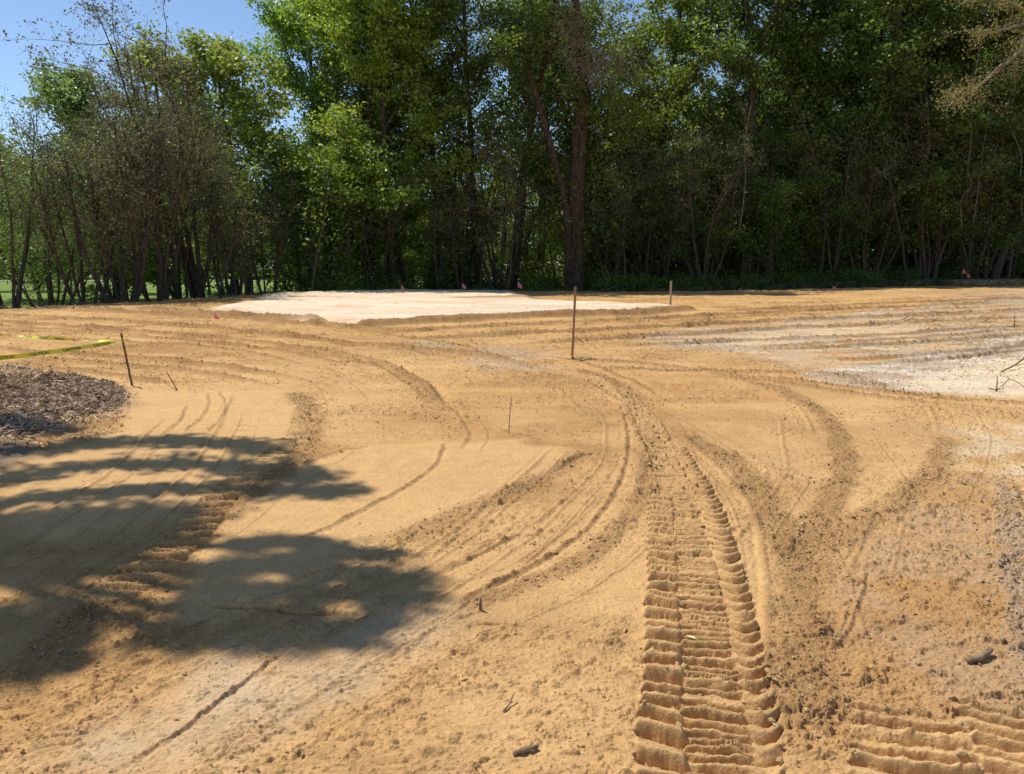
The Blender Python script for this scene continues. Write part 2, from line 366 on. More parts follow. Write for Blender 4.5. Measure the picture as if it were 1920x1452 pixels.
def lug_profile(ph, k=0.22):
    """far side climbs gently, near side drops"""
    ph = ph - np.floor(ph)
    u = np.clip(ph / (1 - k), 0, 1); return np.where(ph < 1 - k, np.sin(u ** 1.5 * math.pi * 0.52), 1 - sm(ph, 1 - k, 1.0)) - 0.55 * np.exp(-(np.minimum(1 - ph, ph + .03) / .045) ** 2)

L_A = gl([(1238, 925), (1241, 1000), (1243, 1120), (1242, 1250), (1240, 1352), (1238, 1500)])                       # left column of long lugs
L_B = gl([(1195, 760), (1222, 815), (1250, 880), (1275, 950), (1297, 1040), (1315, 1150), (1328, 1260), (1340, 1380), (1345, 1500)])   # fine lugs in the middle
L_C = gl([(1262, 830), (1310, 900), (1345, 980), (1368, 1060), (1388, 1150), (1408, 1260), (1425, 1370), (1432, 1500)])    # scalloped column
L_U = gl([(1090, 698), (1145, 728), (1190, 768), (1222, 815), (1242, 865), (1258, 920), (1268, 960)])
L_D = gl([(1905, 1325), (1915, 1400), (1925, 1500)])
L_E = gl([(1700, 1320), (1712, 1400), (1720, 1500)])
L_F = gl([(572, 770), (563, 818), (520, 855), (477, 888), (420, 932), (362, 1000), (286, 1066), (219, 1108)])

def relief(X, Y, fine=True):
    """height over G and albedo for points of the land"""
    n = len(X); D = np.hypot(X, Y)
    H = np.zeros(n)
    wx = (fbm(X * 0.9, Y * 0.9, 3, 5) - 0.5); wy = (fbm(X * 0.9, Y * 0.9, 3, 15) - 0.5)
    Xw = X + wx * 0.5 + (fbm(X * 5, Y * 5, 2, 8) - .5) * 0.18; Yw = Y + wy * 0.5 + (fbm(X * 5, Y * 5, 2, 9) - .5) * 0.18
    big = fbm(X * 0.35, Y * 0.35, 4, 31); mid = fbm(X * 2.2, Y * 2.2, 4, 41)
    st = fbm(X * 0.55 + Y * 0.12, Y * 3.4, 4, 51)                        # streaks of the grader, across the view
    st2 = fbm((X * 0.8 + Y * 0.6) * 3.5, (Y * 0.8 - X * 0.6) * 0.6, 3, 55)
    def mix(A, B, m): return A + (B - A) * m[:, None]
    far = sm(D, 9, 20)
    base = mix(np.tile(OR, (n, 1)), np.tile(TAN, (n, 1)), np.clip(sm(big, 0.35, 0.65) * 0.7 + sm(mid, .4, .7) * .4, 0, 1) * (1 - 0.4 * far))
    base = mix(base, OCH, far * sm(st, 0.45, 0.62) * 0.8)
    base = mix(base, TAN * 1.05, sm(st, 0.52, 0.60) * 0.30)
    base = mix(base, BR, sm(fbm(X * 0.5, Y * 0.9, 4, 91), 0.52, 0.72) * 0.35)
    H += (fbm(X * 0.6, Y * 1.2, 3, 61) - 0.5) * 0.05 * sm(D, 3, 8)
    H += (st - 0.5) * (0.014 + 0.05 * far)
    H += (fbm(X * 1.5, Y * 1.5, 3, 63) - .5) * 0.025
    roughness = 0.34 + 0.42 * sm(fbm(X * 0.8, Y * 0.8, 3, 71), 0.40, 0.62)
    m = inside(Xw, Yw, PATCH1, 0.12); roughness = roughness * (1 - 0.7 * m); base = mix(base, TAN, m * 0.8); H += m * 0.02
    m = inside(Xw, Yw, PATCH2, 0.12); roughness = roughness * (1 - 0.75 * m); base = mix(base, TAN * 1.02, m * 0.7); H += m * 0.015
    m = inside(Xw, Yw, BAND, 0.25); base = mix(base, np.array([0.56, 0.44, 0.31]), m * 0.75 * sm(st2, .25, .7)); roughness = roughness * (1 - 0.4 * m)
    m = inside(Xw, Yw, GREY_R, 0.5); base = mix(base, GREY * 1.2, m * sm(st, 0.38, 0.56) * 0.7); base = mix(base, CREAM * 0.95, m * sm(st2 * .3 + .7 * fbm(X * .5, Y * 2.6, 3, 77), 0.52, 0.64) * 0.6)
    m = inside(Xw, Yw, CENTRE_GREY, 0.5); base = mix(base, GREY * 1.2, m * 0.45 * sm(mid, .35, .6))
    m = inside(Xw, Yw, PALE_R, 0.25); base = mix(base, GREY * 1.2, m * 0.7); base = mix(base, WHITE * .84, m * sm(fbm(X * 1.1, Y * 3.2, 4, 78), 0.45, 0.6) * 0.75); roughness = roughness + 0.25 * m
    m = inside(Xw, Yw, WHITE_R, 0.25); base = mix(base, CREAM * 1.08, m * 0.85); base = mix(base, GREY * 1.5, m * sm(fbm(X * .9, Y * 3.5, 4, 178), .48, .62) * .6); roughness = roughness * (1 - 0.2 * m)
    m = inside(Xw, Yw, CREAM_N, 0.3); base = mix(base, CREAM, m * 0.55 * sm(mid, .3, .6)); roughness += 0.3 * m
    dk = sm(X, 14, 22) * sm(Y, 18, 24) * (1 - sm(Y, 32, 36)); base = mix(base, GREY * 0.8, dk * sm(fbm(X * .4, Y * 1.0, 4, 79), .4, .6) * 0.85)
    m = inside(Xw, Yw, ROUGH, 0.15); base = mix(base, BR * 1.45, m * 0.5); base = mix(base, GREY, m * 0.2 * sm(mid, .45, .65)); roughness = roughness + 0.6 * m
    # white building pad, raised
    m = inside(X + wx * 0.8, Y + wy * 0.8, PAD, 0.35); H += 0.10 * m; pw = inside(X + wx * 1.2, Y + wy * 1.2, PAD, 0.5)
    base = mix(base, WHITE, pw * (0.97 - 0.25 * sm(fbm(X * 0.35, Y * 1.8, 4, 85), 0.55, 0.7))); roughness = roughness * (1 - 0.6 * m)
    base = mix(base, TAN * 1.1, pw * sm(fbm(X * .6 + Y * .2, Y * 3.0, 4, 87), .50, .62) * .55); base = mix(base, GREY * 1.6, pw * sm(fbm(X * .25, Y * .9, 3, 89), .5, .65) * .35)
    # mulch, chips, ash
    m = inside(Xw, Yw, CHIPS, 0.2); base = mix(base, CREAM * 0.9, m * 0.8); H += m * 0.06; roughness += m
    m = inside(Xw, Yw, MULCHP, 0.3); base = mix(base, MULCH, m * 0.95); H += m * (0.01 + 0.05 * fbm(X * 2, Y * 2, 3, 88)); roughness += 0.8 * m
    m = inside(Xw, Yw, ASH, 0.2); base = mix(base, DGREY * 0.8, m * 0.9); H += m * 0.05; roughness += 0.6 * m
    # furrows
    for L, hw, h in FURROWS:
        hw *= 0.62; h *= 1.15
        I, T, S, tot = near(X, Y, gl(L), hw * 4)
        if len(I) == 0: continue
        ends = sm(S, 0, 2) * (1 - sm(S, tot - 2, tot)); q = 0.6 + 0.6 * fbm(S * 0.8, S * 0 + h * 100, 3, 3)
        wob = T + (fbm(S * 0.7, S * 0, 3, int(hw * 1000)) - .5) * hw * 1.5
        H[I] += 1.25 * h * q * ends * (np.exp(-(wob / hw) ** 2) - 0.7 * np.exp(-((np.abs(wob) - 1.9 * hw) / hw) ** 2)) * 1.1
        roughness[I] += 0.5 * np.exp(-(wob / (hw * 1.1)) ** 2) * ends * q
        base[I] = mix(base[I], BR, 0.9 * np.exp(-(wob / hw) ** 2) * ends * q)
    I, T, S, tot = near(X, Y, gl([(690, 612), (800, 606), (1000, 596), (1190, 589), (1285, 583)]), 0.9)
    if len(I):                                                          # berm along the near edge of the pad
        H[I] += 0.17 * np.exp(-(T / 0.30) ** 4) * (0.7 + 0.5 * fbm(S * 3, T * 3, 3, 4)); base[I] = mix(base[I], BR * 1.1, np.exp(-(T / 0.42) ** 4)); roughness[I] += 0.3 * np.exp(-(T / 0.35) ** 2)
    I, T, S, tot = near(X, Y, gl([(870, 563), (930, 562), (992, 561)]), 0.9)
    if len(I): H[I] += 0.10 * np.exp(-(T / 0.5) ** 2) * fbm(X[I] * 2, Y[I] * 2, 2, 6); base[I] = mix(base[I], BR, np.exp(-(T / 0.7) ** 4) * .85)
    clod = np.zeros(n)
    for L, hw, h, br in STRIPS:
        I, T, S, tot = near(X, Y, gl(L), hw * 2.2)
        if len(I) == 0: continue
        ends = sm(S, 0, 0.5) * (1 - sm(S, tot - 0.4, tot))
        wob = T + (fbm(X[I] * 4, Y[I] * 4, 3, 23) - .5) * hw * 1.2; g = np.exp(-(wob / hw) ** 4) * ends
        clod[I] = np.maximum(clod[I], g); H[I] += h * 0.25 * g
        c = BR if br > 0 else GREY * .95
        base[I] = mix(base[I], c, g * (br * 0.7 if br > 0 else 0.45)); roughness[I] += (0.3 + h * 9) * g
    for L, hw, h, dkk in RIDGES:
        I, T, S, tot = near(X, Y, gl(L), hw * 6)
        if len(I) == 0: continue
        hw2 = np.maximum(hw, 0.0011 * D[I]); ends = sm(S, 0, 0.2) * (1 - sm(S, tot - 0.2, tot))
        wob = T + (fbm(S * 6, S * 0, 3, 2) - .5) * hw * 1.6; q = 0.35 + 1.1 * vnoise(S * 22, S * 0, 12)
        g = np.exp(-(wob / hw2) ** 2) * ends
        H[I] += h * q * g; H[I] -= 0.5 * h * np.exp(-((wob - 2 * hw2) / hw2) ** 2) * ends
        base[I] = mix(base[I], BR * 0.85, np.clip(g * dkk * 1.4, 0, .8)); roughness[I] += 0.4 * g
    fade = 1 - sm(D, 14, 40) * 0.5
    roughness = np.clip(roughness, 0, 1.5)
    if fine:
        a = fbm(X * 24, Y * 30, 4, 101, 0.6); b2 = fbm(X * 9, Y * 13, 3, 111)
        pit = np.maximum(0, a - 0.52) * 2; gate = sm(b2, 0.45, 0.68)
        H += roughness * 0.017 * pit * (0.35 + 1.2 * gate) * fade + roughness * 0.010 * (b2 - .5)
        flake = sm(a + 0.10 * (b2 - .5), 0.545, 0.595); H += roughness * 0.0085 * flake * (0.25 + 0.9 * gate) * (1 + 0.8 * sm(D, 5, 12))
        a2 = fbm(X * 7, Y * 6, 4, 105, 0.6); H += sm(D, 6, 14) * roughness * 0.016 * sm(a2, 0.54, 0.66)
        a3 = fbm(X * 3.0, Y * 4.0, 4, 106, 0.55); H += sm(D, 12, 24) * (0.3 + roughness) * 0.016 * sm(a3, 0.52, 0.68)
        dsp = sm(a2, .56, .7) * sm(D, 6, 14) + sm(a3, .54, .7) * sm(D, 12, 24) * .7
        e = fbm(X * 50, Y * 62, 3, 121, 0.6); H += np.maximum(0, e - 0.52) * 0.026 * (0.25 + roughness) * (1 - sm(D, 5, 9))
        cl = np.maximum(0, fbm(X * 19, Y * 23, 3, 131, .55) - 0.48) * clod; H += cl * 0.032
        fl = np.maximum(0, vnoise(X * 8 + 3, Y * 30, 141) - 0.86) * sm(fbm(X * 1.3, Y * 1.3, 2, 143), .45, .6) * (1 - clod); H += fl * 0.07 * roughness
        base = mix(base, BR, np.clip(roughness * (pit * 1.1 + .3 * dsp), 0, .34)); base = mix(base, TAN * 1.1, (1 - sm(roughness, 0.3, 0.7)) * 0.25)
    else:
        H += (fbm(X * 3, Y * 3, 3, 131) - .5) * 0.03
    # fine lines left by tyres and the grader blade, in parallel sweeps
    for q_, (L0, offs) in enumerate(SWEEPS):
        L0 = gl(L0); Tn = np.gradient(L0, axis=0); Tn /= np.linalg.norm(Tn, axis=1)[:, None] + 1e-9; Nn = np.stack([-Tn[:, 1], Tn[:, 0]], 1)
        I, T, S, tot = near(X, Y, L0, max(abs(o_) for o_ in offs) + .12)
        if len(I) == 0: continue
        T = T + (fbm(S * 0.5, S * 0, 3, 40 + q_) - .5) * .10
        for j_, of in enumerate(offs):
            rr = vnoise(S * 0.35 + 31 * j_, S * 0 + q_, 7); on_ = sm(rr, .25, .5) * sm(S, 0, .5) * (1 - sm(S, tot - .6, tot))
            hw2 = np.maximum(0.010 + 0.006 * ((j_ * 7) % 3), 0.0013 * D[I]); wob = T - of + (fbm(S * 7, S * 0 + j_, 3, 2) - .5) * .02
            g = np.exp(-(wob / hw2) ** 2) * on_; q = 0.4 + 0.9 * vnoise(S * 17, S * 0 + j_, 12)
            H[I] += hw2 * 0.62 * q * g - 0.5 * hw2 * 0.62 * np.exp(-((wob - 2 * hw2) / hw2) ** 2) * on_
            base[I] = mix(base[I], BR, np.clip(g * .4, 0, .6))
    # tyre prints
    wv = (fbm(X * 7, Y * 7, 3, 151) - .5); wf = (fbm(X * 25, Y * 25, 3, 152) - .5)
    jit = lambda S, pitch, seed: (hash2(np.floor(S / pitch), np.floor(S / pitch) * 0, seed) - .5)
    def column(L, half, pitch, depth, slant, curve, sink, k=0.22, start=0.3, keep=0.15, jitter=0.0, skew=2.0):
        I, T, S, tot = near(X, Y, L, half + 0.08)
        if len(I) == 0: return
        g = (1 - sm(np.abs(T + wv[I] * 0.035), half - 0.012, half + 0.012)) * sm(S, 0, start)
        ph = (S + slant * T + curve * (T / half) ** 2 * pitch + wv[I] * 0.05 + wf[I] * 0.014) / pitch
        ph = ph + jitter * (vnoise(ph * 0.9, ph * 0, 7) - .5)
        p = lug_profile(ph, k) ; amp = 0.75 + 0.5 * hash2(np.floor(ph), np.floor(ph) * 0, int(pitch * 1000))
        hh = -sink + depth * amp * p + wf[I] * 0.008 + np.maximum(0, wf[I] - .12) * 0.035 * p
        H[I] = H[I] * (1 - g * (1 - keep)) + hh * g
        base[I] = mix(base[I], TAN * 0.93, g * 0.5); clod[I] = np.maximum(clod[I], .45 * g * sm(np.abs(T), half * .6, half))
    column(L_U, 0.155, 0.125, 0.052, 0.0, 0.25, 0.014, 0.20, 0.9, 0.25, 0.8)
    column(L_C, 0.070, 0.106, 0.036, 0.0, 0.55, 0.016, 0.28, 0.5, 0.2, 0.5)
    column(L_B, 0.118, 0.062, 0.036, 0.05, 0.0, 0.020, 0.24, 0.1, 0.2, 1.3)
    column(L_A, 0.080, 0.108, 0.052, -0.16, 0.0, 0.018, 0.16, 0.3, 0.1, 0.35)
    column(L_D, 0.20, 0.082, 0.034, 0.04, 0.0, 0.014, 0.22, 0.10, 0.1, 0.5)
    column(L_E, 0.20, 0.092, 0.034, 0.22, 0.15, 0.014, 0.22, 0.12, 0.35, 0.8)
    column(L_F, 0.13, 0.125, 0.042, 0.12, 0.1, 0.014, 0.2, 0.5, 0.25, 0.6)
    m = inside(Xw, Yw, BR_TRACK, 0.06); base = mix(base, TAN * 1.08, m * 0.6)
    for L, hw, h in CRACKS:
        I, T, S, tot = near(X, Y, gl(L), hw * 7)
        if len(I) == 0: continue
        wob = T + (fbm(S * 14, S * 0, 3, 2) - .5) * 0.035; ends = sm(S, 0, .1) * (1 - sm(S, tot - .3, tot))
        H[I] -= h * np.exp(-(wob / hw) ** 2) * ends; H[I] += 0.35 * h * np.exp(-((wob - 2.2 * hw) / (1.4 * hw)) ** 2) * ends
    # beyond the edge of the cleared ground
    s = Y - edge_y(X)
    H += 0.06 * np.exp(-((s + 0.3) / 0.5) ** 2) * (fbm(X * 1.3, Y * 0.6, 4, 161)) * 1.5
    out = sm(s + (fbm(X * 0.7, Y * 0.7, 3, 171) - .5) * 1.2, -0.15, 0.5)
    lit = LITTER * 1.0; wild = mix(np.tile(LITTER, (n, 1)), np.array([0.07, 0.09, 0.03]), sm(fbm(X * .5, Y * .5, 3, 175), .4, .6) * sm(X, 8, 16))
    lawn = sm(Y - (46 + 0.0 * X), 0, 6) * (1 - sm(X, -2, 6)); lw = mix(np.tile(LAWN, (n, 1)), LAWN * 0.75, sm(fbm(X * .2, Y * .2, 3, 176), .4, .7))
    leftbank = sm(-X, 10, 14) * (1 - sm(s, 6, 10)) ; wild = mix(wild, LAWN * .9, np.maximum(lawn, (1 - sm(X, -14, -9)) * sm(s, 2, 5)))
    wild[lawn > .5] = lw[lawn > .5]
    base = mix(base, wild, out); H *= 1 - 0.6 * out
    return H, np.clip(base, 0, 1), roughness, clod

def land(name, X, Y, drop, fine, nr, nc, mask=None):
    H, col, rg, cl = relief(X, Y, fine); Z = G(X, Y) + H - drop
    i = np.arange(nr - 1)[:, None] * nc; j = np.arange(nc - 1)[None]
    f = np.stack([i + j, i + j + 1, i + nc + j + 1, i + nc + j], -1).reshape(-1, 4)
    if mask is not None: f = f[mask(X, Y)[f].min(1) > 0]
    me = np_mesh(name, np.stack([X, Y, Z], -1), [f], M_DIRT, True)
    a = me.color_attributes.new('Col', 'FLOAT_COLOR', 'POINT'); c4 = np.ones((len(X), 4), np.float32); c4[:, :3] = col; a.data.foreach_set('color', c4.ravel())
    o = link(name, me); tag(o, kind='structure'); return o, (X, Y, Z, rg, cl)

NR, NC = 960, 1450
ang = np.tan(np.linspace(0, 1, NR)); top = 540.0; bot = 1545.0
pyv = np.linspace(bot, top, NR)
dv = np.array([(-(EYE) / min(ray(960, p).z, -1e-3)) * ray(960, p).y for p in pyv]); dv = dv[dv < 9.0].tolist()
while dv[-1] < 62: dv.append(dv[-1] + (0.0155 + 0.0036 * dv[-1] if dv[-1] < 44 else 0.4))
dv = np.array(dv); NR = len(dv)
UW = 0.95; uu = np.linspace(-UW, UW, NC)
Xg = (uu[None] * (dv[:, None] * math.cos(PITCH) + EYE * math.sin(PITCH))).ravel(); Yg = np.repeat(dv, NC)
ground, GD = land('ground', Xg, Yg, 0.0, True, NR, NC)
def spaced(segs):
    out = []
    for a, b, s in segs: out.append(np.arange(a, b, s))
    return np.concatenate(out)
xs = spaced([(-700, -120, 40), (-120, -40, 4), (-40, 40, 0.4), (40, 120, 4), (120, 701, 40)])
ys = spaced([(-300, -20, 20), (-20, 0, 1), (0, 62, 0.4), (62, 150, 3), (150, 901, 50)])
XX, YY = np.meshgrid(xs, ys); XX = XX.ravel(); YY = YY.ravel()
dmin, dmax = dv.min(), dv.max()
def outside_fan(x, y):
    wid = UW * (y * math.cos(PITCH) + EYE * math.sin(PITCH))
    return ~((y > dmin + 0.3) & (y < dmax - 0.6) & (np.abs(x) < wid - 0.7))
terrain, _ = land('terrain', XX, YY, 0.012, False, len(ys), len(xs), outside_fan)

def surf(x, y):
    """height of the finished ground"""
    r = np.interp(y, dv, np.arange(len(dv))); ir = int(round(float(r)))
    u = x / (dv[ir] * math.cos(PITCH) + EYE * math.sin(PITCH)); ic = int(round((u + UW) / (2 * UW) * (NC - 1)))
    if 0 <= ic < NC and dmin < y < dmax: return float(GD[2][ir * NC + ic])
    return float(G(x, y))
def on(px, py):
    p = at(px, py); return Vector((p.x, p.y, surf(p.x, p.y)))

# far road behind the lawn
def road():
    xs = np.linspace(-140, 10, 60); a = 104 + (xs + 60) * 0.03
    V = []; 
    for x, y in zip(xs, a):
        for k in (0, 6.0): V.append((x, y + k, float(G(x, y + k)) + 0.05))
    i = np.arange(59)[:, None] * 2; f = np.concatenate([i, i + 1, i + 3, i + 2], 1)[:, ::-1]
    m = noise_mat('asphalt', (0.24, 0.235, 0.23), (0.33, 0.32, 0.31), 0.6, 0.9, 0.1, 0)
    tag(link('road', np_mesh('road', V, [f], m)), kind='structure')
road()

# ------------------------------------------------------------------ trees
def unit(v): return v / (np.linalg.norm(v) + 1e-9)
def grow(rng, p, d, L, n, wob, up=0.0, droop=0.0):
    P = [np.array(p, float)]; d = unit(np.array(d, float)); st = L / n
    for i in range(n):
        d = unit(d + rng.normal(0, wob, 3) + np.array([0, 0, up - droop * i / n])); P.append(P[-1] + d * st)
    return np.array(P)
def leaves(rng, centres, per, spread, size, flat=0.6, up=0.6):
    c = np.repeat(np.asarray(centres), per, 0); n = len(c)
    c = c + rng.normal(0, 1, (n, 3)) * np.array([spread, spread, spread * flat])
    nrm = rng.normal(0, 1, (n, 3)) + np.array([0, 0, up * 2]); nrm /= np.linalg.norm(nrm, axis=1)[:, None]
    a = np.cross(nrm, rng.normal(0, 1, (n, 3))); a /= np.linalg.norm(a, axis=1)[:, None]; b = np.cross(nrm, a)
    s = size * rng.uniform(0.55, 1.25, (n, 1)); k = 0.33
    V = np.stack([c - a * s * .5, c - b * s * k + nrm * s * .08, c + a * s * .5, c + b * s * k + nrm * s * .08], 1).reshape(-1, 3)
    return V, np.arange(n * 4).reshape(-1, 4)
def build_tree(name, trunk_mb, crown, leafmat, barkmat, twigs=None, twigmat=None):
    root = empty(name)
    link('trunk', trunk_mb.mesh('trunk', barkmat), root)
    if crown is not None: link('crown', np_mesh('crown', crown[0], [crown[1]], leafmat), root)
    if twigs is not None: link('twig_tangle', twigs.mesh('twig_tangle', twigmat), root)
    return root
def limb_points(P, t0, n, rng):
    k = len(P) - 1; ts = np.linspace(t0, 1, n) * k; i = np.minimum(ts.astype(int), k - 1); f = (ts - i)[:, None]
    return P[i] * (1 - f) + P[i + 1] * f
def broad_tree(seed, h=20, base=4.5, spread=6.0, r=0.26, nl=20, per=26, size=0.2, lean=0.03, leafmat=None, barkmat=None, cl=0.33, flat=.6, forks=True, skirt=0.0):
    rng = np.random.default_rng(seed); mb = MB(); cen = []
    T = grow(rng, (0, 0, -0.4), (rng.normal(0, lean), rng.normal(0, lean), 1), h * 0.94, 14, 0.045, 0.02)
    tt = np.linspace(0, 1, 15); rad = r * (1 - tt) ** 0.75 + 0.03; rad[0] *= 1.35
    mb.tube(T, rad, 8)
    for i in range(nl):
        u = (i + rng.uniform(0, 1)) / nl; z = base + (h * 0.92 - base) * u
        q = z / (h * .94) * 14; j = min(int(q), 13); p = T[j] + (T[j + 1] - T[j]) * (q - j)
        az = i * 2.399 + rng.normal(0, .4); el = rng.uniform(0.1, 0.75) + 0.4 * u
        prof = math.sin(math.pi * (0.18 + 0.80 * u)) ** 0.7 + skirt * (1 - u)
        L = spread * prof * rng.uniform(0.7, 1.15)
        if L < 1: L = 1
        B = grow(rng, p, (math.cos(az) * math.cos(el), math.sin(az) * math.cos(el), math.sin(el)), L, 7, 0.14, 0.03, 0.06)
        rb = max(0.028, r * 0.42 * (L / spread) * (1 - 0.5 * u)); mb.tube(B, np.linspace(rb, 0.015, 8), 5, False)
        ns = int(4 + L * 1.5)
        for p2 in limb_points(B, 0.25, ns, rng):
            d2 = unit(rng.normal(0, 1, 3) * (1, 1, .5) + (B[-1] - B[0]) / L * 0.8 + (0, 0, .25))
            S = grow(rng, p2, d2, L * rng.uniform(.18, .38), 4, 0.2, 0.02); mb.tube(S, np.linspace(0.022, 0.006, 5), 3, False)
            for c in limb_points(S, 0.3, 3, rng): cen.append(c)
            for _ in range(1):
                S2 = grow(rng, S[2], unit(rng.normal(0, 1, 3) + (0, 0, .2)), L * rng.uniform(.08, .18), 3, .2); mb.tube(S2, np.linspace(0.012, 0.005, 4), 3, False); cen.append(S2[-1])
    cen = np.array(cen); crown = leaves(rng, cen, per, cl, size, flat)
    return build_tree('broadleaf_tree', mb, crown, leafmat or M_LEAF, barkmat or M_BARK)
def multi_stem(seed, h=8.5, stems=8, fan=0.5, per=8, size=0.10, leafmat=None, twigs=260, r=0.088, name='multi_stem_tree', cl=.17, low=.45):
    rng = np.random.default_rng(seed); mb = MB(); cen = []; tw = MB()
    for i in range(stems):
        az = i * 2.399 + rng.normal(0, .5); ln = fan * math.sqrt((i + .5) / stems) * rng.uniform(.6, 1.2); L = h * rng.uniform(.75, 1.05)
        p = (math.cos(az) * .18 * (i > 0), math.sin(az) * .18 * (i > 0), -0.3)
        P = grow(rng, p, (math.cos(az) * ln, math.sin(az) * ln, 1), L, 12, 0.07, 0.015); rr = r * rng.uniform(.6, 1.15)
        mb.tube(P, rr * (1 - np.linspace(0, 1, 13)) ** .7 + .012, 6)
        for p2 in limb_points(P, low, int(11), rng):
            d2 = unit(rng.normal(0, 1, 3) * (1, 1, .4) + (math.cos(az) * .5, math.sin(az) * .5, 0.75))
            B = grow(rng, p2, d2, h * rng.uniform(.12, .30), 5, .16, .05); mb.tube(B, np.linspace(.022, .007, 6), 4, False)
            for p3 in limb_points(B, .25, 5, rng):
                d3 = unit(rng.normal(0, 1, 3) + (0, 0, .5)); S = grow(rng, p3, d3, rng.uniform(.4, 1.0), 3, .22); tw.tube(S, np.linspace(.009, .004, 4), 3, False)
                cen.append(S[-1]); cen.append(S[1])
    cen = np.array(cen)
    for i in range(twigs):
        c = cen[rng.integers(len(cen))]; S = grow(rng, c, unit(rng.normal(0, 1, 3) + (0, 0, .3)), rng.uniform(.3, .9), 3, .25); tw.tube(S, np.linspace(.008, .004, 4), 3, False)
    return build_tree(name, mb, leaves(rng, cen, per, cl, size, .8, .3), leafmat or M_LEAF_DRY, M_BARK, tw, M_TWIG)
def sapling(seed, h=6, per=10, size=.16, crook=.06, low=.35, mat=None, name='sapling'):
    rng = np.random.default_rng(seed); mb = MB(); cen = []
    P = grow(rng, (0, 0, -.2), (rng.normal(0, .12), rng.normal(0, .12), 1), h, 12, crook, .01); mb.tube(P, np.linspace(.05, .012, 13), 5)
    for p2 in limb_points(P, low, 14, rng):
        B = grow(rng, p2, unit(rng.normal(0, 1, 3) * (1, 1, .4) + (0, 0, .35)), rng.uniform(.4, 1.4), 4, .18, .02); mb.tube(B, np.linspace(.014, .005, 5), 3, False); cen += list(limb_points(B, .35, 3, rng))
    return build_tree(name, mb, leaves(rng, cen, per, .28, size, .6), mat or M_LEAF, M_BARK)
def bush(seed, h=1.8, w=1.2, n=26, per=22, size=.13, mat=None):
    rng = np.random.default_rng(seed); mb = MB(); cen = []
    for i in range(n):
        az = rng.uniform(0, 6.28); P = grow(rng, (rng.normal(0, w * .15), rng.normal(0, w * .15), -.1), (math.cos(az) * .7, math.sin(az) * .7, 1), h * rng.uniform(.5, 1.05), 6, .16, 0, .08)
        mb.tube(P, np.linspace(.014, .005, 7), 3, False); cen += list(limb_points(P, .3, 5, rng))
    root = empty('bush'); link('stems', mb.mesh('stems', M_BARK), root); V = leaves(rng, cen, per, .20 * w, size, .6)
    link('foliage', np_mesh('foliage', V[0], [V[1]], mat or M_LEAF), root); return root

PROTO = {}
def proto(k, fn): PROTO[k] = [fn, False]
PROTO_OBJ = {
 'oakA': broad_tree(11, 20, 3.5, 6.2, .27, 24, 32, .225, cl=.29, skirt=.25),
 'oakB': broad_tree(12, 19, 5.0, 5.4, .24, 22, 32, .215, cl=.29),
 'tallA': broad_tree(13, 22, 7.5, 4.6, .22, 22, 24, .20),
 'tallB': broad_tree(14, 23, 6.0, 4.2, .20, 24, 22, .20, lean=.08),
 'low': broad_tree(15, 12, 1.6, 4.2, .15, 20, 24, .18, skirt=.5),
 'far': broad_tree(16, 13, 1.5, 5.0, .2, 22, 30, .24, leafmat=M_LEAF_PALE, skirt=.4),
 'multiA': multi_stem(21), 'multiB': multi_stem(22, 9.5, 6, .36), 'multiC': multi_stem(23, 7.5, 8, .55),
 'tallmulti': multi_stem(27, 15.2, 5, .13, 12, .12, twigs=500, r=.12, low=.42, cl=.16),
 'sparse': broad_tree(24, 15.5, 6.5, 2.6, .13, 24, 5, .13, leafmat=M_LEAF_DRY, lean=.02, cl=.2),
 'sapA': sapling(31), 'sapB': sapling(32, 7.5, 8, .15, .09), 'sapC': sapling(33, 4.5, 14, .15, .05, .15),
 'bushA': bush(41), 'bushB': bush(42, 1.3, 1.5, 30, 20, .12), 
}
used = {}
def plant(k, px, d, label, cat='tree', name=None, s=1.0, rz=None, tint=(1, 1, 1), group=None, sz=None, dz=0.0):
    src = PROTO_OBJ[k]
    o = src if k not in used else copy_tree(src)
    used[k] = used.get(k, 0) + 1
    rnd = random.Random(hash((k, used[k])) % 9999 + 5) if False else random.Random(used[k] * 131 + len(k) * 17 + int(px))
    x = col_at(px, d); o.location = (x, d, float(G(x, d)) + dz)
    o.rotation_euler = (0, 0, rnd.uniform(0, 6.28) if rz is None else rz); o.scale = (s, s, sz or s)
    if name: o.name = name
    for ch in o.children:
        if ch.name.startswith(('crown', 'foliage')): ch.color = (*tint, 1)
    tag(o, label, cat, group); return o
EXEC_TREES = True

# --- named trees along the edge of the wood, left to right
GL_ = 'scrubby trees on the left edge of the clearing'
plant('multiB', 2, 31.0, 'dark stemmed scrub tree cut by the left border of the photo', s=.95, tint=(1.0, 1.5, .8), group=GL_, name='scrub_tree')
plant('sapC', 57, 33.5, 'small forked sapling standing before the green lawn at far left', 'sapling', s=.9)
plant('multiA', 160, 32.5, 'scrub tree with thick leaning stems left of the lawn gap', tint=(1.15, 1.4, 1.0), group=GL_, s=1.0, rz=1.0)
plant('multiC', 222, 32.5, 'scrub tree whose stems fan out to the upper left', group=GL_, s=1.15, rz=2.2, name='scrub_tree')
plant('multiB', 290, 34.5, 'brown leaved scrub tree with upright stems before the far road', tint=(.95, .9, .75), group=GL_, s=1.08, rz=0.4)
plant('multiA', 345, 36.0, 'crowded scrub tree with many brown stems left of the tall sparse tree', tint=(1.0, 1.2, .75), group=GL_, s=1.15, rz=3.0)
plant('tallmulti', 372, 36.5, 'tallest thin tree with sparse dark crown rising into the blue sky', s=1.0, rz=0.6, name='sparse_tree')
plant('sparse', 300, 38.5, 'second thin sparse tree with feathery top just left of the tallest one', s=.9, rz=2.9)
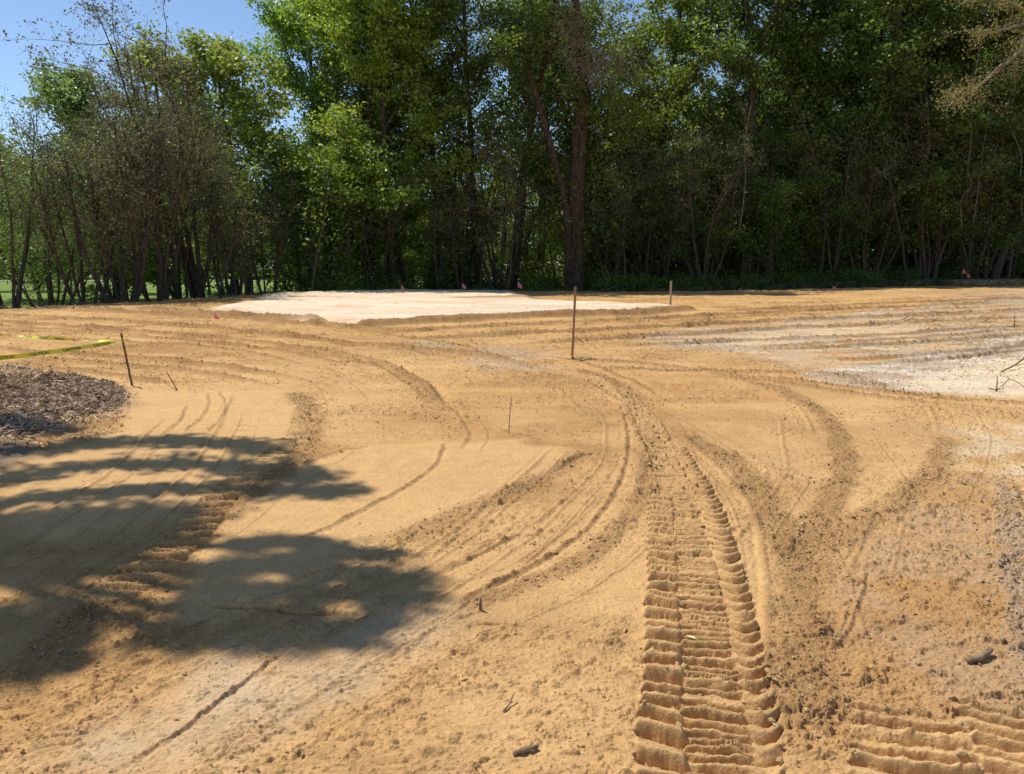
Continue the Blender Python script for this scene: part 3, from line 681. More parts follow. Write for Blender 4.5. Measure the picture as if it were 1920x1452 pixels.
plant('multiC', 430, 38.0, 'low scrub tree with pale dead twigs right of the tall sparse tree', group=GL_, s=.95, rz=4.0)
plant('multiB', 505, 41.0, 'dim scrub tree between the bright oak and the thin saplings', tint=(.8, 1.1, .7), group=GL_, s=.85, rz=5.0)
plant('multiA', 90, 37.5, 'scrub tree with hazy olive crown behind the small forked sapling', tint=(1.2, 1.7, .9), group=GL_, s=.95, rz=5.2)
GB = 'bright green trees behind the scrub'
for i, px in enumerate((70, 150, 235, 300, 380, 440)):
    plant('low', px, 50 + (i * 29 % 8), 'bright green small tree glimpsed through the scrub stems', s=.72 + .06 * (i % 3), tint=(1.5, 1.7, 1.1), group='small trees behind the scrub')
plant('far', 215, 58, 'pale blue green tree top behind the scrub at upper left', s=1.32, tint=(1.1, 1.3, 1.4), group=GB, name='pale_tree')
plant('far', 30, 62, 'olive tree top at the left border under open sky', s=.82, tint=(.7, .8, .8), group=GB)
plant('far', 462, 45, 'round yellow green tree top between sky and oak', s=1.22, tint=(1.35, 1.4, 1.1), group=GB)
plant('far', 330, 64, 'fresh green tree crown glimpsed through the thin sparse trees', s=1.3, tint=(1, 1.3, 1), group=GB)
GC = 'tall trees of the wood edge'
plant('oakA', 690, 46.5, 'big leafy oak with bright sunlit boughs left of centre', s=1.15, rz=.5, tint=(1.45, 1.65, 1.2), group=GC, name='leafy_oak')  # sun on the boughs is painted into the raised leaf tint
plant('oakB', 740, 44.5, 'leaning oak whose light green boughs hang over the white pad', s=1.0, rz=2.0, tint=(1.7, 1.75, 1.3), group=GC)  # tint brightened to carry sunlight on these boughs
plant('oakB', 612, 51.5, 'green tree filling the gap between scrub and leafy oak', s=1.1, rz=1.3, tint=(1.2, 1.55, 1.1), group=GC)
plant('low', 690, 52, 'small bright tree under the boughs of the leafy oak', s=1.15, rz=2.3, tint=(1.4, 1.6, 1.1), group=GC)
plant('tallA', 812, 46, 'dark forked trunk with high crown rising behind the pad', s=1.0, rz=1.5, group=GC, name='tall_tree')
plant('tallB', 765, 47.5, 'slender dark trunk just left of the dark forked trunk', s=.95, rz=4.0, group=GC)
plant('tallA', 905, 46.5, 'vine clad dark trunk behind the thin stake on the pad', s=1.05, rz=3.5, tint=(.85, .95, .9), group=GC)
plant('tallB', 962, 45.5, 'dark trunk with drooping foliage left of the big leaning stem', s=1.0, rz=.3, tint=(.85, .95, .9), group=GC)
plant('oakB', 1010, 52, 'shaded tree behind the leaning stem of the giant', s=1.1, rz=5.0, tint=(.8, .95, .8), group=GC)
plant('tallB', 1180, 45, 'thin pale trunk topped with dull grey foliage right of the giant', s=.78, rz=2.5, tint=(1.1, 1.05, 1.2), group=GC)
plant('oakA', 1245, 48, 'broad tree with fresh green boughs right of the giant trunk', s=1.05, rz=2.7, tint=(1.0, 1.1, .9), group=GC)
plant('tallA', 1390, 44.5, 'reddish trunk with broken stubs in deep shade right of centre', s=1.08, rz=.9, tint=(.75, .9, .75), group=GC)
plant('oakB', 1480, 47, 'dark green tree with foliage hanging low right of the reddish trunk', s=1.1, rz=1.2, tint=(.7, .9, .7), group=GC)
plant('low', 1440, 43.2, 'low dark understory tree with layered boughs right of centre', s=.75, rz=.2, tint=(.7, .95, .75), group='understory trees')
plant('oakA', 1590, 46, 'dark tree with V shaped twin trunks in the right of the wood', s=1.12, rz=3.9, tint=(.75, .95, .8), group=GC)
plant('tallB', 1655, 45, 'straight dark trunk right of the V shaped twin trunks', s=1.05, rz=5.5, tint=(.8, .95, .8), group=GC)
plant('tallA', 1700, 47.5, 'tree with sunlit yellow leaves high in its right side', s=1.05, rz=4.5, tint=(1.05, 1.1, .8), group=GC)
plant('oakB', 1800, 44, 'vine hung tree left of the pale overhanging branch', s=1.02, rz=.1, tint=(.95, 1, .95), group=GC)
plant('tallB', 1860, 42.5, 'leaning dark trunk near the right border of the wood', s=1.0, rz=1.1, tint=(.9, 1, .9), group=GC)
plant('oakA', 1930, 45, 'leafy tree cut by the right border of the photo', s=1.05, rz=5.9, tint=(.9, 1, .9), group=GC)
GU = 'understory trees'
plant('low', 560, 44.5, 'shaded understory tree below the bright oak boughs', s=.8, rz=1, tint=(.9, 1.05, .9), group=GU, name='understory_tree')
plant('low', 860, 48.5, 'small understory tree behind the thin stake on the pad', s=.8, rz=2, tint=(.9, 1, .8), group=GU)
plant('low', 1130, 47.5, 'understory tree with small leaves right beside the giant trunk', s=.75, rz=3, tint=(1.0, 1, .8), group=GU)
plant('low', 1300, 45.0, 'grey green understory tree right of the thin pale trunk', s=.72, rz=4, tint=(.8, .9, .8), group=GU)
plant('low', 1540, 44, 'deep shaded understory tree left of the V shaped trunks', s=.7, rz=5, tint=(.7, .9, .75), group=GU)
plant('low', 1755, 42.8, 'understory tree with pale glinting leaves under the overhanging branch', s=.78, rz=6, tint=(1.2, 1.2, 1.3), group=GU)
plant('low', 1890, 42.5, 'understory tree among hanging vines at the right border', s=.7, rz=.6, tint=(1.0, 1.1, 1.1), group=GU)
# --- deeper rows of the wood: trees nothing tells apart
rnd = random.Random(7)
for row, (d0, n, x0, x1) in enumerate(((56, 8, 1020, 2050), (66, 8, 1150, 2150), (80, 9, 1150, 2350))):
    for i in range(n):
        px = x0 + (x1 - x0) * (i + rnd.uniform(.15, .85)) / n; k = rnd.choice(['oakA', 'oakB', 'tallA', 'tallB', 'low', 'oakB'] if row < 1 else ['oakA', 'low', 'oakB', 'far'])
        g = rnd.uniform(.8, 1.1)
        plant(k, px, d0 + rnd.uniform(-2.5, 2.5), 'tree in the shaded depth of the wood behind the edge trees', s=rnd.uniform(.85, 1.1), tint=(g * .95, g, g * .85), group='trees deep in the wood')
for i in range(15):
    px = -120 + 62 * i + rnd.uniform(-15, 15)
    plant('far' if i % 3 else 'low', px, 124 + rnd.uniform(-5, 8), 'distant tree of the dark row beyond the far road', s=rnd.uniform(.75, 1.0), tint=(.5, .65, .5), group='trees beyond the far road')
for i, px in enumerate((-150, -60, 60, 130, 260, 390)):
    plant('low', px, 74 + rnd.uniform(-3, 6), 'tree standing on the lawn behind the scrub', s=.62 + .1 * (i % 3), tint=(1.1, 1.3, .9), group='trees on the lawn')
for i in range(26):
    px = 1120 + i * 34 + rnd.uniform(-16, 16); x = (px - 960) / F * 45
    plant('low', px, float(edge_y(x)) + rnd.uniform(4.5, 14), 'understory tree filling the shade between the trunks', s=rnd.uniform(.45, .8), tint=(rnd.uniform(.8, 1.3), 1.1, rnd.uniform(.8, 1.4)), group='understory in the right of the wood')
for i in range(44):
    px = 640 + i * 30 + rnd.uniform(-14, 14); x = (px - 960) / F * 48
    plant('bushA', px, float(edge_y(x)) + rnd.uniform(5, 20), 'tall bush in the gloom between the trunks of the wood', 'bush', s=rnd.uniform(1.0, 2.0), tint=(rnd.uniform(.8, 1.3), 1.1, rnd.uniform(.8, 1.3)), group='tall bushes within the wood')
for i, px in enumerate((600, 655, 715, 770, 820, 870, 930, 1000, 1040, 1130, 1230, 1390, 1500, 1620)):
    plant('low', px, 62 + (i * 37 % 9), 'sunlit yellow green tree glimpsed deep between the trunks', s=.7 + .06 * (i % 4), tint=(1.9, 1.9, 1.1), group='sunlit trees glimpsed through the wood')  # sunlit look is put into the bright leaf tint of these copies
for i in range(14):
    px = 560 + i * 42 + rnd.uniform(-16, 16); x = (px - 960) / F * 45
    plant('low', px, float(edge_y(x)) + rnd.uniform(9, 20), 'understory tree seen between the trunks behind the pad', s=rnd.uniform(.4, .7), tint=(1.3, 1.4, 1.0), group='understory behind the pad')
M_LEAF_FAR = leaf_mat('leaf_far', (0.07, 0.10, 0.03), (0.14, 0.18, 0.05), .4, .9)
def far_wood():
    rng = np.random.default_rng(88); n = 9000
    x = rng.uniform(-190, 170, n); top = 12 + 10 * sm(x, -45, -30) + 6 * fbm(x * .09, x * 0, 3, 5); y = 128 + rng.uniform(0, 14, n) - 22 * sm(x, -5, 25)
    z = rng.uniform(0, 1, n) ** 1.3 * top - .3; V = leaves(rng, np.stack([x, y, z], -1), 9, .9, .85, .8)
    o = link('far_wood', np_mesh('far_wood', V[0], [V[1]], M_LEAF_FAR)); o.color = (1.7, 1.6, 1.2, 1); tag(o, 'far-off wood reading as one mass behind lawn and trunks', 'wood', kind='stuff')
far_wood()
# --- thin saplings and undergrowth along the edge
for i in range(46):
    px = 405 + i * 33.5 + rnd.uniform(-14, 14); x = (px - 960) / F * 42; e = float(edge_y(x))
    plant(rnd.choice(['sapA', 'sapB', 'sapA', 'sapC']), px, e + rnd.uniform(2.2, 7), 'thin sapling stem among the shaded edge of the wood', 'sapling', s=rnd.uniform(.7, 1.7), tint=(.9, 1, .85), group='thin saplings along the wood edge')
for px, d, s, lb in ((560, 42.5, 1.25, 'sunlit leafy bush left of the white pad at the wood edge'), (610, 43, 1.0, 'smaller bush with glinting leaves right of the sunlit bush'), (505, 42, .9, 'low bush at the left foot of the sunlit bush')):
    plant('bushA', px, d, lb, 'bush', s=s, tint=(1.5, 1.5, 1.7))
for i in range(34):
    px = (1150 if i > 9 else 640) + (i if i > 9 else i * 5) * 25 + rnd.uniform(-20, 20) - (250 if i > 9 else 0); px = min(px, 1990); x = (px - 960) / F * 42; e = float(edge_y(x))
    plant('bushB', px, e + rnd.uniform(1.6, 4.5), 'low shaded bush of the undergrowth below the trees', 'bush', s=rnd.uniform(.6, 1.1), tint=(.9, 1.05, .8), group='undergrowth bushes')

# --- the giant: broken trunk, leaning stem from its foot, tangles of dead vine
for i, (px, dd_, sc, rz_) in enumerate(((600, 43.5, .9, 1.1), (700, 44, 1.05, 2.0), (860, 44.5, 1.1, 3.0), (940, 44, 1.2, .2), (1150, 44, .95, 4.4), (1225, 44.5, 1.1, 5.1), (1320, 43.5, 1.05, 2.7), (1420, 44, 1.2, 1.9), (1545, 44, 1.1, .9), (1630, 43.5, 1.0, 3.9), (1740, 43, 1.1, 4.9), (1830, 42.5, 1.1, 5.6))):
    plant(('multiA', 'multiB', 'multiC')[i % 3], px, dd_, 'many stemmed grey green scrub tree in the shade of the wood edge', s=sc, rz=rz_, tint=(.8 + .1 * (i % 4), 1.1, .8), group='scrub trees in the shade of the wood edge', name='scrub_tree')
def giant():
    rng = np.random.default_rng(77); d = 42.5; x0 = col_at(1080, d); root = empty('broken_giant_tree', (x0, d, float(G(x0, d))))
    mb = MB(); zz = lambda py: z_at(py, d) - root.location.z; xx = lambda px: col_at(px, d) - x0
    P = np.array([[xx(1081), 0, -.5], [xx(1081), 0, .5], [xx(1079), 0, zz(450)], [xx(1080), 0, zz(350)], [xx(1084), 0, zz(250)], [xx(1088), 0, zz(170)], [xx(1086), .1, zz(120)], [xx(1080), .1, zz(60)], [xx(1070), .1, zz(-30)], [xx(1060), .1, zz(-120)]]); P = catmull(P, 4)
    mb.tube(P, np.interp(np.linspace(0, 1, len(P)), [0, .08, .5, .62, .8, 1], [.62, .50, .41, .31, .22, .11]) * (1 + rng.normal(0, .03, len(P))), 12)
    link('trunk', mb.mesh('trunk', M_BARK_RED), root)
    mb = MB(); Q = catmull(np.array([[xx(1064), -.1, -.3], [xx(1064), -.3, zz(470)], [xx(1058), -.3, zz(380)], [xx(1036), -.35, zz(300)], [xx(1012), -.4, zz(210)], [xx(982), -.4, zz(110)], [xx(965), -.4, zz(60)]]), 4)
    mb.tube(Q, np.interp(np.linspace(0, 1, len(Q)), [0, .5, 1], [.21, .19, .15]), 8)
    for px, py, ex, ey in ((1100, 260, 1150, 175), (1065, 400, 1000, 340), (1090, 190, 1010, 165), (985, 115, 950, 95), (1095, 300, 1130, 220)):
        p = np.array([xx(px), 0, zz(py)]); e = np.array([xx(ex), rng.normal(0, .8), zz(ey)]); m = (p + e) / 2 + rng.normal(0, .2, 3); mb.tube(catmull([p, m, e], 4), np.linspace(.09, .03, 9), 5)
    link('leaning_stem', mb.mesh('leaning_stem', M_BARK_RED), root)
    tw = MB()
    for cx, cy, sx, sy, n in ((1065, 80, .8, 1.5, 260), (1105, 140, .7, .9, 140), (1150, 130, .8, .6, 60)):
        for i in range(n):
            p = np.array([xx(cx) + rng.normal(0, sx * .6), rng.normal(-1.5, .4), zz(cy) + rng.normal(0, sy * .6)])
            tw.tube(grow(rng, p, unit(rng.normal(0, 1, 3) + (0, 0, -.2)), rng.uniform(.4, 1.3), 5, .35), np.linspace(.016, .008, 6), 3, False)
    link('twig_tangle', tw.mesh('twig_tangle', M_BARK_PALE), root)
    cen = []
    for cx, cy, s, n in ((1120, 100, 1.2, 40), (1200, 150, 1.3, 50), (1230, 215, 1.2, 50), (1020, 60, 1.4, 40), (1150, 40, 1.6, 60), (1060, -40, 2, 70)):
        for i in range(n): cen.append((xx(cx) + rng.normal(0, s), rng.normal(-.4, 1.0), zz(cy) + rng.normal(0, s * .6)))
    for i in range(46):
        z_ = rng.uniform(1.5, 13.5); a_ = rng.uniform(3.3, 6.1); cen.append((.4 * math.cos(a_), .45 * math.sin(a_) , z_))
    for cx, cy in ((1040, 330), (1105, 420), (1120, 330), (1050, 450), (1100, 230)):
        for i in range(9): cen.append((xx(cx) + rng.normal(0, .5), rng.normal(-.5, .4), zz(cy) + rng.normal(0, .4)))
    V = leaves(rng, cen, 13, .27, .19, .6); c = link('crown', np_mesh('crown', V[0], [V[1]], M_LEAF), root); c.color = (1.15, 1.15, 1, 1)
    tag(root, 'giant reddish trunk with a leaning second stem and tangles of dead grey twigs', 'tree')
giant()

# --- overhanging pale branch at the upper right (tree stands just outside the frame)
def overhang():
    rng = np.random.default_rng(5); d = 24.0; X = lambda px: col_at(px, d); Z = lambda py: z_at(py, d)
    x0 = X(2130); root = empty('pale_limbed_tree', (x0, d, float(G(x0, d)))); rz_ = root.location.z
    mb = MB(); T = catmull(np.array([[0, 0, -.4], [0.1, 0, 3], [-.2, 0, 6], [-.1, .2, 10.5]]), 5); mb.tube(T, np.linspace(.24, .1, len(T)), 8)
    cen = []; tw = MB()
    limbs = [[(2130, 60), (2010, 30), (1950, 25), (1915, 30), (1870, 45), (1820, 60), (1765, 60)],
             [(2130, 60), (1990, 40), (1920, 50), (1880, 70), (1865, 95), (1845, 120), (1830, 140)],
             [(1915, 30), (1880, 20), (1840, 8), (1800, 5), (1770, -5)],
             [(1845, 120), (1820, 150), (1790, 175), (1755, 195)],
             [(1990, 40), (1950, -40), (1900, -70)]]
    for k, L in enumerate(limbs):
        P = np.array([[X(a) - x0, rng.normal(0, .15), Z(b) - rz_] for a, b in L]); P = catmull(P, 5); mb.tube(P, np.linspace(.10 if k < 2 else .05, .014, len(P)), 6)
        for p in limb_points(P, .42, 22, rng):
            if p[0] > X(1990) - x0: continue
            S = grow(rng, p, unit(rng.normal(0, 1, 3) * (1, 1, .7) + (-.4, 0, -.1)), rng.uniform(.3, 1.0), 5, .3); tw.tube(S, np.linspace(.012, .004, 6), 3, False)
            for q in limb_points(S, .3, 3, rng):
                S2 = grow(rng, q, unit(rng.normal(0, 1, 3)), rng.uniform(.15, .5), 3, .3); tw.tube(S2, np.linspace(.006, .003, 4), 3, False); cen.append(S2[-1]); cen.append(q)
    V = leaves(rng, cen, 6, .13, .075, .7, .4); link('trunk', mb.mesh('trunk', M_BARK_PALE), root); link('twig_tangle', tw.mesh('twig_tangle', M_TWIG), root)
    c = link('crown', np_mesh('crown', V[0], [V[1]], M_LEAF_DRY), root); c.color = (1.7, 1.6, 1.0, 1)
    tag(root, 'tree with pale crooked limbs and orange brown sprays reaching in at upper right', 'tree')
overhang()
# --- hanging vines on the right
VN = [([(1803, 60), (1800, 130), (1802, 200), (1800, 270), (1795, 320), (1803, 350), (1790, 375), (1800, 430)], 'long pale vine hanging straight left of the pale limbs'),
      ([(1878, 80), (1872, 150), (1865, 215), (1875, 250), (1890, 290), (1892, 340)], 'curling pale vine hanging under the overhanging branch'),
      ([(1850, 100), (1838, 200), (1828, 260), (1822, 330), (1815, 420)], 'dark slanting vine between the two pale vines'),
      ([(1918, 330), (1908, 370), (1910, 400), (1918, 430)], 'short looped vine close to the right border'),
      ([(1395, 190), (1388, 260), (1392, 340), (1385, 430)], 'vine hanging beside the reddish trunk')]
for L, lb in VN:
    mb = MB(); d = 40.5; P = catmull(np.array([[col_at(a, d), d + .2 * math.sin(i), z_at(b, d)] for i, (a, b) in enumerate(L)]), 5)
    lo = P.copy(); base = P[0].copy(); o = empty('hanging_vine', tuple(P[-1])); mb.tube(P - P[-1], .024, 5); link('stem', mb.mesh('stem', M_TWIG), o); tag(o, lb, 'vine', 'hanging vines')

# --- shade tree outside the left of the frame: its boughs reach over the foreground and shade it
def shade_tree():
    rng = np.random.default_rng(9); tx, ty = -12.5, 9.0; root = empty('shade_tree', (tx, ty, float(G(tx, ty))))
    mb = MB(); T = catmull(np.array([[0, 0, -.4], [.1, 0, 3], [.5, .1, 6], [1.2, .1, 8.5], [1.6, .2, 12]]), 5); mb.tube(T, np.linspace(.34, .14, len(T)), 9)
    H0 = 9.5
    def up(px, py, h): g = at(px, py); k = h / SUN.z; return np.array([g.x + SUN.x * k, g.y + SUN.y * k, h]) - np.array(root.location)
    # boughs, each a line of photo px on the ground where its shade falls
    boughs = [([(-260, 900), (-60, 872), (120, 846), (280, 836), (420, 838), (520, 848)], .22, 9.6, 1.0),
              ([(-260, 925), (0, 900), (200, 876), (400, 876), (540, 890), (590, 894)], .20, 9.0, 1.0),
              ([(-260, 965), (0, 950), (200, 932), (380, 920), (560, 922), (670, 928)], .14, 8.6, .7),
              ([(-260, 1010), (-60, 1000), (100, 990), (240, 985), (330, 972)], .26, 9.2, 1.7),
              ([(-260, 1040), (-60, 1038), (80, 1030), (200, 1022), (290, 1005)], .22, 8.8, 1.7),
              ([(-260, 1075), (-60, 1068), (60, 1064), (150, 1060)], .10, 9.2, 1.2),
              ([(440, 1030), (480, 1022), (560, 1022), (620, 1034), (730, 1040)], .07, 8.4, 1.3),
              ([(350, 1076), (420, 1068), (540, 1064), (640, 1074), (800, 1092)], .14, 8.8, 2.3),
              ([(380, 1112), (430, 1110), (560, 1110), (680, 1116), (800, 1128)], .06, 8.2, 1.6),
              ([(300, 1140), (420, 1142), (520, 1148), (600, 1140)], .05, 8.5, .7),
              ([(280, 1176), (360, 1178), (430, 1184), (520, 1190), (610, 1188), (720, 1168)], .15, 8.6, 2.4),
              ([(-260, 1195), (-60, 1185), (40, 1180), (110, 1186)], .16, 8.8, 1.6), ([(-260, 1240), (-60, 1228), (30, 1225), (60, 1235)], .10, 9.0, 1.2),
              ([(-260, 800), (-60, 802), (60, 808), (120, 815)], .22, 9.8, 1.2)]
    cen = []; fin = []
    for k, (L, wd, h, dens) in enumerate(boughs):
        P = np.array([up(a, b, h + .5 * math.sin(i * 1.3 + k)) for i, (a, b) in enumerate(L)]); P = catmull(P, 5)
        J = T[min(int(len(T) * (.62 + .025 * k)), len(T) - 1)]; P0 = catmull(np.array([J, (J + P[0]) / 2 + (0, 0, .3), P[0]]), 4)
        PP = np.vstack([P0[:-1], P]); mb.tube(PP, np.linspace(.085, .008, len(PP)), 5)
        nn = int(26 * dens * len(P) / 20 * 1.5)
        for p in limb_points(P, .08, nn, rng):
            S = grow(rng, p, unit(rng.normal(0, 1, 3) * (1, 1, .4)), wd * rng.uniform(.5, 1.6), 3, .2); mb.tube(S, np.linspace(.010, .004, 4), 3, False); (fin if 6 <= k <= 10 else cen).extend([S[-1], S[1], p])
    V1 = leaves(rng, cen, 15, .085, .12, .7); V2 = leaves(rng, fin, 5, .055, .10, .7); V1 = (np.concatenate([V1[0], V2[0]]), np.concatenate([V1[1], V2[1] + len(V1[0])])); 
    top = np.array(cen); 
    link('trunk', mb.mesh('trunk', M_BARK), root); link('crown', np_mesh('crown', V1[0], [V1[1]], M_LEAF), root)
    tag(root, 'tree standing outside the left border whose boughs shade the foreground dirt', 'tree')
shade_tree()

# --- grass and weeds at the right foot of the wood
def tufts(name, poly, n, h, c1, c2, seed, label, wide=.006, kmin=5):
    rng = np.random.default_rng(seed); P = np.array(poly); lo = P.min(0); hi = P.max(0); V = []; cnt = 0
    pts = rng.uniform(lo, hi, (n * 3, 2)); pts = pts[inside(pts[:, 0], pts[:, 1], poly, .3) > rng.uniform(.2, .8, len(pts))][:n]
    for x, y in pts:
        z = float(G(x, y)) - .02
        for k in range(kmin):
            a = rng.uniform(0, 6.28); l = h * rng.uniform(.5, 1.2); ln = rng.uniform(.1, .8); c = np.array([x + rng.normal(0, .06), y + rng.normal(0, .06), z])
            d = np.array([math.cos(a), math.sin(a), 0]); s = np.array([-d[1], d[0], 0]) * wide
            V += [c - s, c + s, c + d * l * ln * .45 + (0, 0, l * .6), c + d * l * ln + (0, 0, l * (.95 - .3 * ln))]
    V = np.array(V); f = np.arange(len(V)).reshape(-1, 4)
    m = leaf_mat(name, c1, c2, .3); o = link(name, np_mesh(name, V, [f], m)); tag(o, label, 'grass', kind='stuff'); return o
tufts('grass', [(7, 41.2), (15, 40.6), (22, 40.2), (34, 39.5), (40, 48), (8, 49)], 4200, .45, (.055, .07, .022), (.12, .13, .045), 3, 'shaded green grass and weeds along the right foot of the wood', .012)
tufts('dry_grass', [(22.6, 38.6), (25.5, 38.8), (28, 39.0), (28, 41.5), (23, 41.5)], 900, .4, (.26, .20, .10), (.42, .33, .18), 4, 'pale dry grass heap on the right edge of the dirt', .010)

bandp = [(-19, 28.6), (-15, 32.2), (-12.6, 36.6), (-7, 40.1), (0, 40.6), (10, 40.6), (20, 40.1), (27, 39.6), (27, 42), (0, 43), (-8, 42.5), (-14, 38), (-17, 34), (-22, 29)]
tufts('edge_weeds', bandp, 3200, .30, (.07, .07, .03), (.20, .18, .08), 5, 'patchy weeds and grass along the far edge of the bare dirt', .009)
# --- clods, chips and mulch
def lumps(name, X, Y, Z, S, mat, seed, flat=.7, coarse=False):
    """many small irregular lumps in one mesh"""
    rng = np.random.default_rng(seed); g = (1 + 5 ** .5) / 2
    ico = np.array([(-1, g, 0), (1, g, 0), (-1, -g, 0), (1, -g, 0), (0, -1, g), (0, 1, g), (0, -1, -g), (0, 1, -g), (g, 0, -1), (g, 0, 1), (-g, 0, -1), (-g, 0, 1)]) / 1.9
    F_ = np.array([(0, 11, 5), (0, 5, 1), (0, 1, 7), (0, 7, 10), (0, 10, 11), (1, 5, 9), (5, 11, 4), (11, 10, 2), (10, 7, 6), (7, 1, 8), (3, 9, 4), (3, 4, 2), (3, 2, 6), (3, 6, 8), (3, 8, 9), (4, 9, 5), (2, 4, 11), (6, 2, 10), (8, 6, 7), (9, 8, 1)])
    if coarse:
        ico = np.array([(1, 0, 0), (-.6, .8, 0), (-.5, -.9, 0), (.1, .1, .9), (0, 0, -.6)]); F_ = np.array([(0, 1, 3), (1, 2, 3), (2, 0, 3), (1, 0, 4), (2, 1, 4), (0, 2, 4)])
    n = len(X); K_ = len(ico); V = ico[None] * (1 + rng.uniform(-.35, .35, (n, K_, 1))) * S[:, None, None] * np.stack([rng.uniform(.7, 1.5, n), rng.uniform(.6, 1.1, n), np.full(n, flat)], -1)[:, None]
    a = rng.uniform(0, 6.28, n); ca, sa = np.cos(a)[:, None], np.sin(a)[:, None]
    V = np.stack([V[..., 0] * ca - V[..., 1] * sa, V[..., 0] * sa + V[..., 1] * ca, V[..., 2]], -1) + np.stack([X, Y, Z + S * .12], -1)[:, None]
    f = (F_[None] + (np.arange(n) * K_)[:, None, None]).reshape(-1, 3)
    return link(name, np_mesh(name, V.reshape(-1, 3), [f], mat))
M_CLOD = noise_mat('clod_soil', (0.32, 0.205, 0.10), (0.50, 0.34, 0.175), 30, 0.95, 0.1, 0.5, (1, 1, 1), .01)
M_CLODG = noise_mat('clod_grey', (0.27, 0.19, 0.115), (0.48, 0.36, 0.24), 30, 0.95, 0.1, 0.5, (1, 1, 1), .01)
rng = np.random.default_rng(2)
Xd, Yd, Zd, rgd, cld = GD; Dd = np.hypot(Xd, Yd)
wt = (np.clip(rgd - .55, 0, 1.2) * .35 + cld * 1.3) * (Dd < 22) * np.clip(Dd / 6, .3, 4) ** 2 * (edge_y(Xd) > Yd + .5)
gm = inside(Xd, Yd, MULCHP, .3) > .2; wt[gm] = 0
I = rng.choice(len(Xd), 8000, p=wt / wt.sum()); S = np.exp(rng.normal(math.log(.0052), .42, len(I)))
o = lumps('soil_clods', Xd[I] + rng.normal(0, .01, len(I)), Yd[I] + rng.normal(0, .01, len(I)), Zd[I], np.clip(S, .003, .018), M_CLOD, 8)
tag(o, 'loose brown clods of soil strewn along the wheel tracks', 'soil clods', kind='stuff')
M_CRUMB = noise_mat('crumb_soil', (0.36, 0.22, 0.095), (0.54, 0.36, 0.165), 18, 0.95, 0.1, 0)
cell = np.gradient(dv).repeat(NC) * 1.0
patchy = sm(fbm(Xd * 1.1, Yd * 1.4, 4, 301), .44, .60); wt = (np.clip(rgd - .15, 0, 1.5) * (.16 + patchy) + cld * 1.0) * (Dd < 34) * np.clip(Dd, 2, 40) ** 0.2 * cell * (edge_y(Xd) > Yd + .3)
wt[gm] = 0; wt[inside(Xd, Yd, PAD, .3) > .3] *= .08
I = rng.choice(len(Xd), 160000, p=wt / wt.sum()); S = np.exp(rng.normal(math.log(.0036), .52, len(I))) * np.clip(Dd[I] / 3.2, .9, 7) ** .52
o = lumps('soil_crumbs', Xd[I] + rng.normal(0, .01, len(I)), Yd[I] + rng.normal(0, .01, len(I)), Zd[I], np.clip(S, .0015, .024), M_CRUMB, 18, .6, True)
tag(o, 'fine crumbs of sandy soil scattered over the whole clearing', 'soil crumbs', kind='stuff')
greyL = gl([(1876, 895), (1890, 980), (1903, 1080), (1916, 1180), (1930, 1300)]); k = rng.integers(0, len(greyL), 520)
gx = greyL[k, 0] + .02 + rng.normal(0, .05, 520); gy = greyL[k, 1] + rng.normal(0, .14, 520); gs = np.clip(np.exp(rng.normal(math.log(.0075), .5, 520)), .003, .022)
o = lumps('grey_clods', gx, gy, np.array([surf(a, b) for a, b in zip(gx, gy)]), gs, M_CLODG, 9); tag(o, 'ridge of grey soil lumps down the right edge of the dirt', 'soil clods', kind='stuff')
def chips(name, poly, n, L, mat, seed, label, lift=.05, cat='mulch'):
    rng = np.random.default_rng(seed); P = np.array(poly); lo = P.min(0); hi = P.max(0)
    pts = rng.uniform(lo, hi, (n * 4, 2)); pts = pts[inside(pts[:, 0], pts[:, 1], poly, .2) > rng.uniform(.15, .7, len(pts))][:n]; m = len(pts)
    z = np.array([surf(a, b) for a, b in pts]); c = np.stack([pts[:, 0], pts[:, 1], z + rng.uniform(0, lift, m)], -1)
    d = rng.normal(0, 1, (m, 3)) * (1, 1, .38); d /= np.linalg.norm(d, axis=1)[:, None]; s = np.cross(d, rng.normal(0, .35, (m, 3)) + (0, 0, 1)); s /= np.linalg.norm(s, axis=1)[:, None]; t = np.cross(d, s)
    l = (L * np.exp(rng.normal(0, .5, m)))[:, None]; w_ = np.clip(l * rng.uniform(.08, .3, (m, 1)), .004, .03); th = .003
    V = []
    for zz in (-1, 1):
        for a, b in ((-1, -1), (1, -1), (1, 1), (-1, 1)): V.append(c + d * l * a * .5 + s * w_ * b * .5 * (1 if a < 0 else .5) + t * th * zz)
    V = np.stack(V, 1).reshape(-1, 3); q = np.array([[0, 3, 2, 1], [4, 5, 6, 7], [0, 1, 5, 4], [1, 2, 6, 5], [2, 3, 7, 6], [3, 0, 4, 7]])
    f = (q[None] + (np.arange(m) * 8)[:, None, None]).reshape(-1, 4); o = link(name, np_mesh(name, V, [f], mat)); tag(o, label, cat, kind='stuff')
M_MULCH = noise_mat('mulch', (0.15, 0.095, 0.06), (0.64, 0.46, 0.31), 9, .9, .2, 0, (1, 1, 1))
M_CHIP = noise_mat('fresh_chips', (0.50, 0.34, 0.18), (0.74, 0.58, 0.36), 10, .9, .2, 0)
chips('wood_mulch', MULCHP, 14000, .05, M_MULCH, 21, 'heap of purple grey wood mulch at the left border', .04)
chips('wood_chips', CHIPS, 1500, .08, M_CHIP, 22, 'pale fresh wood chips behind the grey mulch heap', .04, 'wood chips')
chips('bark_litter', gp([(60, 730), (240, 745), (225, 790), (150, 800), (60, 840), (0, 850), (0, 780)]), 1300, .06, M_CHIP, 23, 'scattered bark shreds in the soil beside the mulch heap', .02, 'bark litter')

